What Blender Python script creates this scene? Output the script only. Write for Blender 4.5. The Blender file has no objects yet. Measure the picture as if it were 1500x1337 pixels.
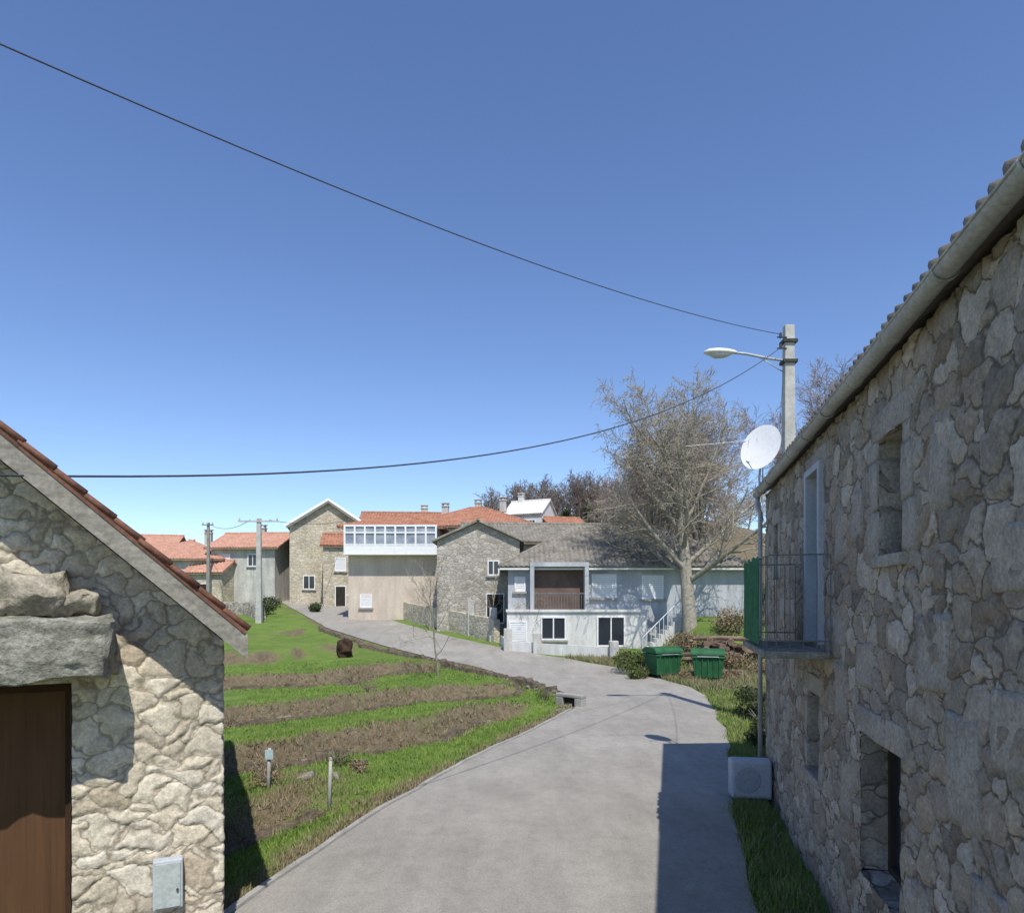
import bpy, bmesh, math, random
import numpy as np
from mathutils import Vector, Matrix, noise

scene = bpy.context.scene
col = scene.collection
scene.view_settings.view_transform = 'Standard'
scene.view_settings.look = 'None'
scene.view_settings.exposure = 0

# ------------------------------------------------------------------ nodes
class NT:
    def __init__(s, name, rough=0.9, spec=0.2, metal=0.0):
        s.m = bpy.data.materials.new(name); s.m.use_nodes = True
        s.t = s.m.node_tree
        s.b = s.t.nodes['Principled BSDF']; s.out = s.t.nodes['Material Output']
        s.b.inputs['Roughness'].default_value = rough
        s.b.inputs['Specular IOR Level'].default_value = spec
        s.b.inputs['Metallic'].default_value = metal
        s.tc = s.t.nodes.new('ShaderNodeTexCoord')
    def n(s, typ, **kw):
        nd = s.t.nodes.new(typ)
        for k, v in kw.items():
            setattr(nd, k, v)
        return nd
    def l(s, a, b): s.t.links.new(a, b)
    def noise(s, scale, detail=4, rough=0.55, vec=None, stretch=None):
        nd = s.n('ShaderNodeTexNoise')
        nd.inputs['Scale'].default_value = scale; nd.inputs['Detail'].default_value = min(detail, 4)
        nd.inputs['Roughness'].default_value = rough
        v = vec or s.tc.outputs['Object']
        if stretch:
            mp = s.n('ShaderNodeMapping'); mp.inputs['Scale'].default_value = stretch
            s.l(v, mp.inputs['Vector']); v = mp.outputs['Vector']
        s.l(v, nd.inputs['Vector'])
        return nd
    def ramp(s, fac, stops, interp='LINEAR'):
        r = s.n('ShaderNodeValToRGB'); r.color_ramp.interpolation = interp
        els = r.color_ramp.elements
        def C(c): return (c, c, c, 1) if not hasattr(c, '__len__') else (c[0], c[1], c[2], 1)
        els[0].position = stops[0][0]; els[0].color = C(stops[0][1])
        els[1].position = stops[-1][0]; els[1].color = C(stops[-1][1])
        for p, c in stops[1:-1]:
            e = els.new(p); e.color = C(c)
        s.l(fac, r.inputs['Fac'])
        return r.outputs['Color']
    def mix(s, fac, a, b, mode='MIX'):
        x = s.n('ShaderNodeMix', data_type='RGBA', blend_type=mode)
        if isinstance(fac, (int, float)): x.inputs[0].default_value = fac
        else: s.l(fac, x.inputs[0])
        for sock, v in ((x.inputs[6], a), (x.inputs[7], b)):
            if isinstance(v, (int, float)): sock.default_value = (v, v, v, 1)
            elif isinstance(v, tuple): sock.default_value = (v[0], v[1], v[2], 1)
            else: s.l(v, sock)
        return x.outputs[2]
    def bump(s, h, strength=0.5, dist=0.02):
        b = s.n('ShaderNodeBump'); b.inputs['Strength'].default_value = strength
        b.inputs['Distance'].default_value = dist
        s.l(h, b.inputs['Height']); s.l(b.outputs['Normal'], s.b.inputs['Normal'])
    def color(s, c):
        if isinstance(c, tuple): s.b.inputs['Base Color'].default_value = (c[0], c[1], c[2], 1)
        else: s.l(c, s.b.inputs['Base Color'])

def noise_mat(name, c1, c2, scale=3, rough=0.9, spec=0.2, bump=0.3, fine=30, metal=0.0, stretch=None, dist=0.01, dirt=0.25, streak=0):
    s = NT(name, rough, spec, metal)
    a = s.noise(scale, 4, 0.65, stretch=stretch)
    c = s.ramp(a.outputs['Fac'], [(0.32, c1), (0.68, c2)])
    f = s.noise(fine, 4, 0.7)
    c = s.mix(1.0, c, s.ramp(f.outputs['Fac'], [(0.3, 1 - dirt), (0.7, 1.0)]), 'MULTIPLY')
    if streak:
        k = s.noise(1.0, 4, .7, stretch=(2.2, 2.2, .35))
        c = s.mix(1.0, c, s.ramp(k.outputs['Fac'], [(0.38, 1 - streak), (0.62, 1.0)]), 'MULTIPLY')
    s.color(c)
    if bump: s.bump(f.outputs['Fac'], bump, dist)
    return s.m

def rubble(name, scale, cols, mortar, depth, disp=True, zs=1.6, plaster=None, plo=0.55, warp=0.14, mw=0.07, tint=None, edge=.3, tamt=.5, rndm=.9, pamt=.7, fb=.8):
    s = NT(name, 0.95, 0.15)
    nz = s.noise(2.6, 3)
    sub = s.n('ShaderNodeVectorMath', operation='SUBTRACT'); s.l(nz.outputs['Color'], sub.inputs[0]); sub.inputs[1].default_value = (.5, .5, .5)
    sc = s.n('ShaderNodeVectorMath', operation='SCALE'); s.l(sub.outputs[0], sc.inputs[0]); sc.inputs['Scale'].default_value = warp * 2
    ad = s.n('ShaderNodeVectorMath', operation='ADD'); s.l(s.tc.outputs['Object'], ad.inputs[0]); s.l(sc.outputs[0], ad.inputs[1])
    ml = s.n('ShaderNodeVectorMath', operation='MULTIPLY'); s.l(ad.outputs[0], ml.inputs[0]); ml.inputs[1].default_value = (scale, scale, scale * zs)
    v1 = s.n('ShaderNodeTexVoronoi', feature='F1'); v2 = s.n('ShaderNodeTexVoronoi', feature='DISTANCE_TO_EDGE')
    for v in (v1, v2):
        v.inputs['Scale'].default_value = 1; v.inputs['Randomness'].default_value = rndm
        s.l(ml.outputs[0], v.inputs['Vector'])
    sep = s.n('ShaderNodeSeparateColor'); s.l(v1.outputs['Color'], sep.inputs[0])
    n = len(cols)
    stone = s.ramp(sep.outputs[0], [(i / (n - 1), c) for i, c in enumerate(cols)])
    f1 = s.noise(7, 4, 0.75); f2 = s.noise(40, 4, 0.75)
    stone = s.mix(1.0, stone, s.ramp(f1.outputs['Fac'], [(0.3, .65), (0.7, 1.2)]), 'MULTIPLY')
    mm = s.ramp(v2.outputs['Distance'], [(0.01, 0.0), (mw, 1.0)])
    c = s.mix(mm, mortar, stone)
    big = s.noise(0.7, 4, 0.6)
    c = s.mix(1.0, c, s.ramp(big.outputs['Fac'], [(0.3, .78), (0.7, 1.12)]), 'MULTIPLY')
    h = s.ramp(v2.outputs['Distance'], [(0.0, 0.0), (mw + .03, .62), (edge, 0.8)], 'LINEAR')
    hr = s.mix(0.28, h, sep.outputs[1])
    hr = s.mix(0.28, hr, f1.outputs['Fac'])
    if plaster:
        pn = s.noise(0.95, 4, 0.7)
        pm = s.ramp(pn.outputs['Fac'], [(plo - .04, 0.0), (plo + 0.06, pamt)])
        pc = s.mix(1.0, plaster, s.ramp(f1.outputs['Fac'], [(0.3, .65), (0.7, 1.15)]), 'MULTIPLY')
        c = s.mix(pm, c, pc)
        hr = s.mix(pm, hr, s.mix(0.35, .7, f1.outputs['Fac']))
    if tint:
        mn = s.noise(1.6, 4, 0.7)
        c = s.mix(s.ramp(mn.outputs['Fac'], [(0.48, 0.0), (0.66, tamt)]), c, tint)
    c = s.mix(1.0, c, s.ramp(f2.outputs['Fac'], [(0.3, .66), (0.7, 1.2)]), 'MULTIPLY')
    s.color(c)
    if disp:
        d = s.n('ShaderNodeDisplacement'); d.inputs['Scale'].default_value = depth; d.inputs['Midlevel'].default_value = 0.55
        s.l(hr, d.inputs['Height']); s.l(d.outputs[0], s.out.inputs['Displacement'])
        s.m.displacement_method = 'DISPLACEMENT'
        s.bump(f2.outputs['Fac'], fb, .018)
    else:
        s.bump(hr, 0.9, depth)
    return s.m

# ------------------------------------------------------------------ mesh builder
class MB:
    def __init__(s): s.v = []; s.f = []; s.mi = []
    def add(s, vs, fs, mi=0):
        o = len(s.v); s.v.extend([tuple(v) for v in vs])
        for f in fs: s.f.append(tuple(i + o for i in f)); s.mi.append(mi)
    def box(s, x0, x1, y0, y1, z0, z1, mi=0):
        vs = [(x0, y0, z0), (x1, y0, z0), (x1, y1, z0), (x0, y1, z0), (x0, y0, z1), (x1, y0, z1), (x1, y1, z1), (x0, y1, z1)]
        s.add(vs, [(3, 2, 1, 0), (4, 5, 6, 7), (0, 1, 5, 4), (1, 2, 6, 5), (2, 3, 7, 6), (3, 0, 4, 7)], mi)
    def tube(s, pts, rad, sides=6, mi=0, cap=True):
        pts = [Vector(p) for p in pts]; n = len(pts)
        if not hasattr(rad, '__len__'): rad = [rad] * n
        vs = []; fs = []
        ref = None
        for i, p in enumerate(pts):
            d = (pts[min(i + 1, n - 1)] - pts[max(i - 1, 0)])
            if d.length < 1e-9: d = Vector((0, 0, 1))
            d.normalize()
            if ref is None or abs(ref.dot(d)) > 0.98:
                ref = Vector((1, 0, 0)) if abs(d.x) < 0.8 else Vector((0, 1, 0))
            a = (ref - d * ref.dot(d)).normalized(); b = d.cross(a); ref = a
            for k in range(sides):
                t = 2 * math.pi * k / sides
                q = p + (a * math.cos(t) + b * math.sin(t)) * rad[i]
                vs.append((q.x, q.y, q.z))
        for i in range(n - 1):
            for k in range(sides):
                k2 = (k + 1) % sides
                fs.append((i * sides + k, i * sides + k2, (i + 1) * sides + k2, (i + 1) * sides + k))
        if cap:
            fs.append(tuple(range(sides - 1, -1, -1))); fs.append(tuple((n - 1) * sides + k for k in range(sides)))
        s.add(vs, fs, mi)
    def sheet(s, p0, L, S, pitch=0.22, amp=0.035, thick=0.08, vmax=None, mi=0, rows=1):
        p0, L, S = Vector(p0), Vector(L), Vector(S)
        nrm = L.cross(S).normalized()
        ln = L.length; nu = max(2, int(ln / pitch * 6))
        vs = []; fs = []
        R = rows + 1
        for i in range(nu + 1):
            u = i / nu; vm = 1.0 if vmax is None else max(0.0, vmax(u * ln))
            w = amp * abs(math.sin(math.pi * u * ln / pitch)) * 1.6
            for r in range(R):
                q = p0 + L * u + S * (vm * r / rows) + nrm * w
                vs.append(tuple(q))
            vs.append(tuple(p0 + L * u - nrm * thick)); vs.append(tuple(p0 + L * u + S * vm - nrm * thick))
        st = R + 2
        for i in range(nu):
            a = i * st; b = a + st
            for r in range(rows): fs.append((a + r, b + r, b + r + 1, a + r + 1))
            fs.append((a + R, a + R + 1, b + R + 1, b + R))
            fs.append((a, a + R, b + R, b)); fs.append((a + R - 1, b + R - 1, b + R + 1, a + R + 1))
        fs.append((0, R - 1, R + 1, R)); e = nu * st; fs.append((e, e + R, e + R + 1, e + R - 1))
        s.add(vs, fs, mi)
    def obj(s, name, mats, parent=None, loc=(0, 0, 0), rot=(0, 0, 0), smooth=False, label=None, bevel=0):
        me = bpy.data.meshes.new(name); me.from_pydata(s.v, [], s.f); me.update()
        if not isinstance(mats, (list, tuple)): mats = [mats]
        for m in mats: me.materials.append(m)
        if len(mats) > 1: me.polygons.foreach_set('material_index', s.mi)
        if smooth: me.polygons.foreach_set('use_smooth', [True] * len(me.polygons))
        o = bpy.data.objects.new(name, me); col.objects.link(o)
        o.location = loc; o.rotation_euler = rot
        if parent: o.parent = parent
        if label: o['label'] = label
        if bevel:
            b = o.modifiers.new('bevel', 'BEVEL'); b.width = bevel; b.segments = 2; b.limit_method = 'ANGLE'
        return o

def tag(o, label, cat, group=None):
    o['label'] = label; o['category'] = cat
    if group: o['group'] = group
    return o
def thing(name, label, cat, loc=(0, 0, 0), rz=0.0, group=None):
    e = bpy.data.objects.new(name, None); e.empty_display_size = 0.3
    e.location = loc; e.rotation_euler = (0, 0, rz); col.objects.link(e)
    return tag(e, label, cat, group)

def rough_block(name, dims, mat, parent=None, loc=(0, 0, 0), rot=(0, 0, 0), amp=0.03, cuts=10, rnds=0.25, seed=0, nscale=3.0):
    bm = bmesh.new(); bmesh.ops.create_cube(bm, size=2)
    bmesh.ops.subdivide_edges(bm, edges=bm.edges[:], cuts=cuts, use_grid_fill=True)
    for v in bm.verts:
        c = v.co.copy(); sph = c.normalized() * 1.25
        c = c.lerp(sph, rnds)
        p = Vector((c.x * dims[0] / 2, c.y * dims[1] / 2, c.z * dims[2] / 2))
        n = noise.noise_vector(p * nscale + Vector((seed * 7.1, 3.3, seed))) * amp + noise.noise_vector(p * nscale * 4 + Vector((seed, 1, 2))) * amp * .3
        v.co = p + n
    me = bpy.data.meshes.new(name); bm.to_mesh(me); bm.free()
    me.polygons.foreach_set('use_smooth', [True] * len(me.polygons))
    me.materials.append(mat)
    o = bpy.data.objects.new(name, me); col.objects.link(o); o.location = loc; o.rotation_euler = rot
    if parent: o.parent = parent
    return o

# ------------------------------------------------------------------ plan of the road and terrain
XL = np.array([[-6, -1.9], [0, -2.2], [5, -2.85], [6.56, -2.66], [7.6, -2.36], [9.7, -1.84], [13, -.65], [15.8, .63], [19.3, 1.94], [20.9, 2.0], [24, .72], [28.6, -1.43], [30.5, -3.2], [34.9, -6.6], [41.9, -11.3], [55, -17.7], [66, -23]])
XR = np.array([[-6, .2], [2, 1.35], [6.56, 2.34], [9.4, 3.05], [13.6, 4.38], [17.6, 5.3], [22.0, 6.1], [25, 5.5], [28.6, 4.2], [31, 2.2], [33.8, -.34], [38, -3.4], [43, -6.45], [49.9, -10.5], [59.5, -14.3], [66, -17]])
ys = np.arange(-6, 66, 0.2)
def smooth_arr(a, k=9):
    p = np.pad(a, k, mode='edge'); ker = np.ones(2 * k + 1) / (2 * k + 1)
    return np.convolve(p, ker, 'valid')
xl_s = smooth_arr(np.interp(ys, XL[:, 0], XL[:, 1]), 4); xr_s = smooth_arr(np.interp(ys, XR[:, 0], XR[:, 1]), 4)
def xl(y): return float(np.interp(y, ys, xl_s)) + .06 * noise.noise(Vector((y * .9, 5, 0)))
def xr(y): return float(np.interp(y, ys, xr_s)) + .14 * noise.noise(Vector((y * .8, 15, 0)))
def sm(t): t = max(0.0, min(1.0, t)); return t * t * (3 - 2 * t)
LINES = [5.0, 9.3, 13.7, 18.4, 24.8, 32.0, 40.0]
def field_s(x, y): return -.62 * x + .78 * y + 1.5 * noise.noise(Vector((x * .25, y * .25, 0))) + .5 * noise.noise(Vector((x * .9, y * .9, 7)))
def field_mask(x, y):
    if y > 64: return 0
    return sm((xl(y) - x - 0.3) / 1.6) * sm((52 - y) / 6)
STEP = .24
def T(x, y):
    yy = y - 28
    base = 0.08 * (math.sqrt(yy * yy + 9) + yy) / 2
    lim = 3.4
    base = lim * math.tanh(base / lim)
    hill = 16.5 * math.exp(-((x - 20) / 42) ** 2 - ((y - 130) / 45) ** 2)
    z = base + hill
    z += 1.5 * sm((x - 6.4) / 2.6) * sm((y - 26) / 4.5) * sm((60 - y) / 15)
    m = field_mask(x, y)
    if m > 0:
        s = field_s(x, y)
        for a, b in zip(LINES[:-1], LINES[1:]):
            if a <= s < b:
                f = (s - a); w = 0.35
                if f < w: zz = -STEP + 2 * STEP * sm(f / w)
                else: zz = STEP - 2 * STEP * (f - w) / (b - a - w)
                z += zz * m
        z += m * (0.08 * noise.noise(Vector((x * .9, y * .9, 4))) + 0.04 * noise.noise(Vector((x * 3, y * 3, 4)))) - .05 * m
    elif y < 64 and x > xr(y) + .2:
        z += 0.05 * noise.noise(Vector((x * 1.1, y * 1.1, 9)))
    return z
def dryness(x, y):
    s = field_s(x, y); d = 0
    for a in LINES: d = max(d, 1 - min(1, abs(s - a - .15) / 0.8))
    m = field_mask(x, y)
    d *= m
    e = abs(x - xl(y)) if y < 64 else 9
    d = max(d, 1.0 * (1 - min(1, e / .9)))
    n = noise.noise(Vector((x * .4, y * .4, 20))) * .35 + noise.noise(Vector((x * 1.7, y * 1.7, 2))) * .35
    q = math.exp(-((x + 3.6) / 1.4) ** 2 - ((y - 11.3) / 1.2) ** 2)
    return max(0, min(1, d * 1.05 + q * .6 + n * .6 - .2))

def lines(segs):
    out = []
    for a, b, st in segs: out += [float(v) for v in np.arange(a, b, st)]
    return out
gx = lines([(-1500, -200, 130), (-200, -60, 14), (-60, -14, 2), (-14, 13, .18), (13, 60, 1.6), (60, 200, 10), (200, 1500, 130)]) + [1500]
gy = lines([(-60, 4, 4), (4, 32, .18), (32, 66, 1.0), (66, 220, 6), (220, 2200, 160)]) + [2200]
gv = []; dv = []
for y in gy:
    for x in gx:
        gv.append((x, y, T(x, y)))
        dv.append((1.0 if (x > 12 and y > 42) else dryness(x, y)) if y < 66 else .9 + .3 * noise.noise(Vector((x * .05, y * .05, 0))))
nx = len(gx)
gf = [(j * nx + i, j * nx + i + 1, (j + 1) * nx + i + 1, (j + 1) * nx + i) for j in range(len(gy) - 1) for i in range(nx - 1)]
me = bpy.data.meshes.new('ground'); me.from_pydata(gv, [], gf); me.update()
at = me.attributes.new('dry', 'FLOAT', 'POINT'); at.data.foreach_set('value', dv)
me.polygons.foreach_set('use_smooth', [True] * len(me.polygons))
ground = bpy.data.objects.new('ground', me); col.objects.link(ground); ground['kind'] = 'structure'

def grass_mat(name, g1, g2, d1, d2, bump=True):
    s = NT(name, 0.95, 0.1)
    a = s.n('ShaderNodeAttribute', attribute_name='dry')
    n1 = s.noise(.9, 4, .7); n2 = s.noise(7, 4, .75); n3 = s.noise(45, 3, .7)
    g = s.ramp(n1.outputs['Fac'], [(0.3, g1), (0.7, g2)])
    d = s.ramp(n2.outputs['Fac'], [(0.3, d1), (0.7, d2)])
    sumv = s.n('ShaderNodeMath', operation='ADD'); s.l(a.outputs['Fac'], sumv.inputs[0])
    m2 = s.n('ShaderNodeMath', operation='MULTIPLY_ADD'); s.l(n2.outputs['Fac'], m2.inputs[0]); m2.inputs[1].default_value = 1.1; m2.inputs[2].default_value = -.55
    s.l(m2.outputs[0], sumv.inputs[1])
    c = s.mix(s.ramp(sumv.outputs[0], [(0.25, 0.0), (0.62, 1.0)]), g, d)
    c = s.mix(1.0, c, s.ramp(n3.outputs['Fac'], [(0.3, .55), (0.7, 1.25)]), 'MULTIPLY')
    s.color(c)
    if bump: s.bump(n3.outputs['Fac'], .8, .05)
    return s.m
ground.data.materials.append(grass_mat('meadow_grass', (.12, .19, .045), (.20, .285, .065), (.12, .095, .06), (.27, .22, .145)))

def strip(name, xa, xb, y0, y1, step, nacross, lift, mat, kind='structure'):
    mb = MB(); Y = np.arange(y0, y1, step); vs = []; fs = []
    for y in Y:
        a, b = xa(y), xb(y)
        for k in range(nacross + 1):
            x = a + (b - a) * k / nacross
            vs.append((x, y, T(x, y) + lift))
    w = nacross + 1
    for j in range(len(Y) - 1):
        for k in range(nacross): fs.append((j * w + k, j * w + k + 1, (j + 1) * w + k + 1, (j + 1) * w + k))
    mb.add(vs, fs); o = mb.obj(name, mat, smooth=True)
    if kind: o['kind'] = kind
    return o
s = NT('worn_asphalt', .92, .2)
n1 = s.noise(.4, 4, .6); n2 = s.noise(70, 4, .85); n3 = s.noise(1.8, 4, .75, stretch=(1, .3, 1)); n4 = s.noise(5.5, 4, .7)
c = s.ramp(n1.outputs['Fac'], [(.3, (.29, .272, .24)), (.7, (.37, .35, .31))])
c = s.mix(1, c, s.ramp(n3.outputs['Fac'], [(.3, .85), (.7, 1.1)]), 'MULTIPLY')
c = s.mix(1, c, s.ramp(n4.outputs['Fac'], [(.32, .9), (.5, 1.0), (.7, 1.05)]), 'MULTIPLY')
c = s.mix(1, c, s.ramp(n2.outputs['Fac'], [(.3, .62), (.7, 1.28)]), 'MULTIPLY')
s.color(c); s.bump(n2.outputs['Fac'], .6, .012)
M_road = s.m
strip('road', xl, xr, -5.9, 64, .3, 10, .035, M_road)
M_conc = noise_mat('weathered_concrete', (.33, .32, .29), (.48, .46, .42), 2.5, bump=.4, fine=40, dirt=.4)
mb = MB()
pl = [(xl(y), y) for y in np.arange(6.2, 18.6, .3)]
vs = []; fs = []
for i, (x, y) in enumerate(pl):
    z = T(x, y); j = .03 * noise.noise(Vector((y * 2, 0, 0)))
    for dx, dz in ((-.12, -.05), (-.11, .045), (-.03, .05), (.0, -.05)): vs.append((x + dx + j, y, z + dz))
for i in range(len(pl) - 1):
    for k in range(3): fs.append((i * 4 + k, i * 4 + k + 1, i * 4 + 5 + k, i * 4 + 4 + k))
mb.add(vs, fs); k = mb.obj('kerb', M_conc); k['kind'] = 'structure'

# ------------------------------------------------------------------ shared materials
M_barn = rubble('pale_rubble_stone', 3.7, [(.52, .44, .32), (.78, .71, .57), (.64, .56, .43), (.82, .76, .63), (.56, .49, .39), (.78, .69, .53)], (.36, .31, .235), .055, mw=.075, zs=1.75, warp=.24, edge=.15, rndm=1.0, fb=.5)
M_house = rubble('brown_rubble_stone', 3.5, [(.25, .215, .18), (.52, .45, .36), (.37, .33, .28), (.62, .57, .49), (.30, .265, .22), (.54, .49, .42)], (.175, .15, .12), .06, plaster=(.50, .46, .39), plo=.66, mw=.055, zs=1.5, tint=(.40, .28, .17), edge=.14, tamt=.35, warp=.2, rndm=.86, pamt=.5)
M_granite = noise_mat('mossy_granite', (.22, .22, .17), (.52, .51, .43), 7, bump=.9, fine=38, dist=.02, dirt=.5)
M_granite2 = noise_mat('dressed_granite', (.38, .35, .30), (.58, .54, .47), 3.0, bump=.8, fine=34, dist=.02, dirt=.5)
M_tile = noise_mat('clay_roof_tile', (.38, .17, .105), (.56, .28, .18), 1.6, bump=.3, fine=6, dirt=.5)
M_tile_salmon = noise_mat('salmon_roof_tile', (.50, .26, .18), (.66, .38, .28), 1.4, bump=.3, fine=6, dirt=.4)
M_tile_dull = noise_mat('dull_red_tile', (.17, .085, .06), (.30, .14, .095), 4, bump=.4, fine=20, dirt=.45)
M_tile_old = noise_mat('weathered_roof_tile', (.20, .18, .15), (.36, .31, .26), 2.2, bump=.4, fine=12, dirt=.4)
M_fibre = noise_mat('grey_fibre_cement', (.21, .19, .155), (.37, .345, .295), 1.6, bump=.3, fine=7, dirt=.5)
M_white = noise_mat('white_render', (.66, .65, .62), (.78, .77, .74), .8, bump=.15, fine=12, dirt=.15, streak=.18)
M_oldwhite = noise_mat('weathered_whitewash', (.52, .51, .47), (.68, .66, .61), .9, bump=.2, fine=9, dirt=.25, streak=.25)
M_bluegrey = noise_mat('bluish_grey_render', (.44, .465, .50), (.56, .58, .60), .7, bump=.15, fine=10, dirt=.2, streak=.2)
M_beige = noise_mat('pinkish_beige_render', (.60, .50, .41), (.70, .61, .51), .7, bump=.15, fine=10, dirt=.22, streak=.15)
M_wstone = rubble('village_stone', 2.6, [(.48, .41, .30), (.66, .58, .44), (.55, .49, .39), (.70, .63, .50)], (.42, .37, .29), .04, disp=False)
M_gstone = rubble('grey_village_stone', 2.8, [(.36, .33, .28), (.52, .48, .41), (.44, .41, .36), (.58, .54, .47)], (.34, .31, .26), .04, disp=False)
M_wallstone = rubble('field_wall_stone', 4.2, [(.20, .18, .15), (.44, .40, .34), (.30, .27, .22), (.52, .48, .41)], (.16, .14, .10), .06, disp=False)
M_bank = noise_mat('earth_bank', (.10, .08, .055), (.26, .215, .15), 5, bump=1.0, fine=12, dist=.06, dirt=.6)
M_glass = NT('window_glass', .12, .6); M_glass.color((.03, .035, .045)); M_glass = M_glass.m
M_curtain = noise_mat('curtained_glass', (.18, .22, .27), (.42, .45, .50), 1.2, rough=.2, spec=.5, bump=0)
M_paintw = noise_mat('white_paint', (.74, .75, .76), (.84, .84, .84), 5, rough=.5, bump=.05, dirt=.1)
M_dullw = noise_mat('dull_white_enamel', (.42, .46, .52), (.54, .57, .62), 3, rough=.6, bump=.05, dirt=.2)
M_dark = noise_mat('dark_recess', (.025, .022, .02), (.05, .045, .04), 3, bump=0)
M_metal = noise_mat('galvanised_metal', (.42, .44, .45), (.56, .57, .57), 6, rough=.5, spec=.4, bump=.05, metal=.2, dirt=.2)
M_iron = noise_mat('dark_iron', (.03, .035, .035), (.07, .07, .065), 8, rough=.6, bump=.1)
M_rail = noise_mat('grey_painted_iron', (.14, .16, .17), (.22, .24, .25), 8, rough=.6, bump=.1)
M_green = noise_mat('green_plastic', (.02, .10, .04), (.04, .17, .07), 3, rough=.6, spec=.3, bump=.05, dirt=.4)
M_greend = noise_mat('green_fabric', (.03, .15, .065), (.06, .24, .11), 9, rough=.8, bump=.2, dirt=.4)
M_rubber = noise_mat('black_rubber', (.015, .015, .015), (.03, .03, .03), 8, bump=0)
M_cable = noise_mat('cable_grey', (.06, .065, .085), (.09, .095, .12), 8, bump=0)
M_pole = noise_mat('pole_concrete', (.40, .40, .37), (.58, .57, .53), 3, bump=.3, fine=30, dirt=.25)
M_poled = noise_mat('dark_pole_concrete', (.24, .23, .21), (.36, .34, .31), 3, bump=.3, fine=30, dirt=.3)
def wood_mat(name, c1, c2, rough=.6):
    s = NT(name, rough, .3)
    a = s.noise(1.6, 4, .7, stretch=(14, 14, .7)); b = s.noise(.8, 3)
    c = s.ramp(a.outputs['Fac'], [(.3, c1), (.7, c2)])
    c = s.mix(1, c, s.ramp(b.outputs['Fac'], [(.3, .75), (.7, 1.08)]), 'MULTIPLY')
    s.color(c); s.bump(a.outputs['Fac'], .3, .005); return s.m
M_door = wood_mat('brown_door_wood', (.095, .045, .020), (.135, .066, .030), rough=.75)
M_oldwood = wood_mat('old_grey_wood', (.16, .12, .085), (.34, .28, .21), rough=.9)

def wall_grid(us, zs, topfn, openings, mapfn, depth=.28):
    U = sorted(set([round(float(u), 4) for u in us])); Z = sorted(set([round(float(z), 4) for z in zs]))
    for (a, b, c, d) in openings:
        U = [u for u in U if min(abs(u - a), abs(u - b)) > .012] + [a, b]
        Z = [z for z in Z if min(abs(z - c), abs(z - d)) > .012] + [c, d]
        U = sorted(set(U)); Z = sorted(set(Z))
    mb = MB(); nu = len(U); vs = []; fs = []
    for z in Z:
        for u in U:
            zz = min(z, topfn(u)); p = mapfn(u); vs.append((p[0], p[1], zz))
    for j in range(len(Z) - 1):
        for i in range(nu - 1):
            uc = (U[i] + U[i + 1]) / 2; zc = (Z[j] + Z[j + 1]) / 2
            if any(a < uc < b and c < zc < d for a, b, c, d in openings): continue
            if Z[j] >= max(topfn(U[i]), topfn(U[i + 1])): continue
            fs.append((j * nu + i, j * nu + i + 1, (j + 1) * nu + i + 1, (j + 1) * nu + i))
    mb.add(vs, fs)
    for (a, b, c, d) in openings:
        ya = mapfn(a)[1]
        mb.add([(a, ya, c), (a, ya + depth, c), (a, ya + depth, d), (a, ya, d)], [(0, 1, 2, 3)])
        mb.add([(b, ya, c), (b, ya + depth, c), (b, ya + depth, d), (b, ya, d)], [(3, 2, 1, 0)])
        mb.add([(a, ya, d), (b, ya, d), (b, ya + depth, d), (a, ya + depth, d)], [(3, 2, 1, 0)])
        mb.add([(a, ya, c), (b, ya, c), (b, ya + depth, c), (a, ya + depth, c)], [(0, 1, 2, 3)])
    return mb

# ------------------------------------------------------------------ near barn
barn = thing('stone_barn', 'pale rubble stone barn with clay tile roof and brown door', 'barn', (-2.45, 5.8, 0), math.radians(25))
SL = .9; BT = 2.66; OV = .47
def barn_top(u):
    if u > 0: return BT
    uu = -u
    return BT + SL * uu if uu < 3.6 else BT + SL * (7.2 - uu)
def barn_map(u):
    return (u, 0) if u <= 0 else (0, u)
mb = wall_grid(np.concatenate([np.arange(-7.2, -2.2, .12), np.arange(-2.2, .2, .018), np.arange(.2, 7.0, .15)]), np.concatenate([np.arange(-.2, 4.5, .018), np.arange(4.5, 6.0, .1)]), barn_top, [(-3.4, -1.094, -.2, 2.36)], barn_map, .3)
mb.obj('wall', M_barn, barn, smooth=True)
mb = MB(); mb.add([(-7.2, 0, -.2), (-7.2, 7, -.2), (-7.2, 7, BT), (-7.2, 0, BT)], [(0, 1, 2, 3)])
mb.add([(0, 7, -.2), (-7.2, 7, -.2), (-7.2, 7, BT), (-3.6, 7, BT + 3.24), (0, 7, BT)], [(0, 1, 2, 3, 4)])
mb.obj('rear_wall', M_barn, barn)
roof = MB()
ux, uz = 1 / math.sqrt(1 + SL * SL), SL / math.sqrt(1 + SL * SL)
ln = 3.6 / ux
EX = .16
for sgn in (1, -1):
    ox = 0 if sgn == 1 else -7.2
    e = Vector((ox + sgn * EX, 0, BT - EX * SL + .25))
    S = Vector((-sgn * ux, 0, uz)) * (ln + EX / ux)
    if sgn == 1: roof.sheet((e.x, -OV - .01, e.z), (0, 7.35 + OV, 0), S, .2, .018, .035, rows=14)
    else: roof.sheet((e.x, 7.34, e.z), (0, -7.35 - OV, 0), S, .2, .018, .035, rows=14)
roof.obj('roof', M_tile_dull, barn, smooth=False)
vt = MB(); vr = random.Random(2)
for i in range(20):
    t = i * .25
    a = Vector((EX + .005 - ux * t, -OV - .005 + vr.uniform(-.006, .006), BT - EX * SL + .256 + uz * t)); b = a + Vector((-ux, 0, uz)) * .28
    off = Vector((uz, 0, ux)) * .006
    vt.tube([a + off * 1.6, b], [.026, .020], 8)
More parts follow.
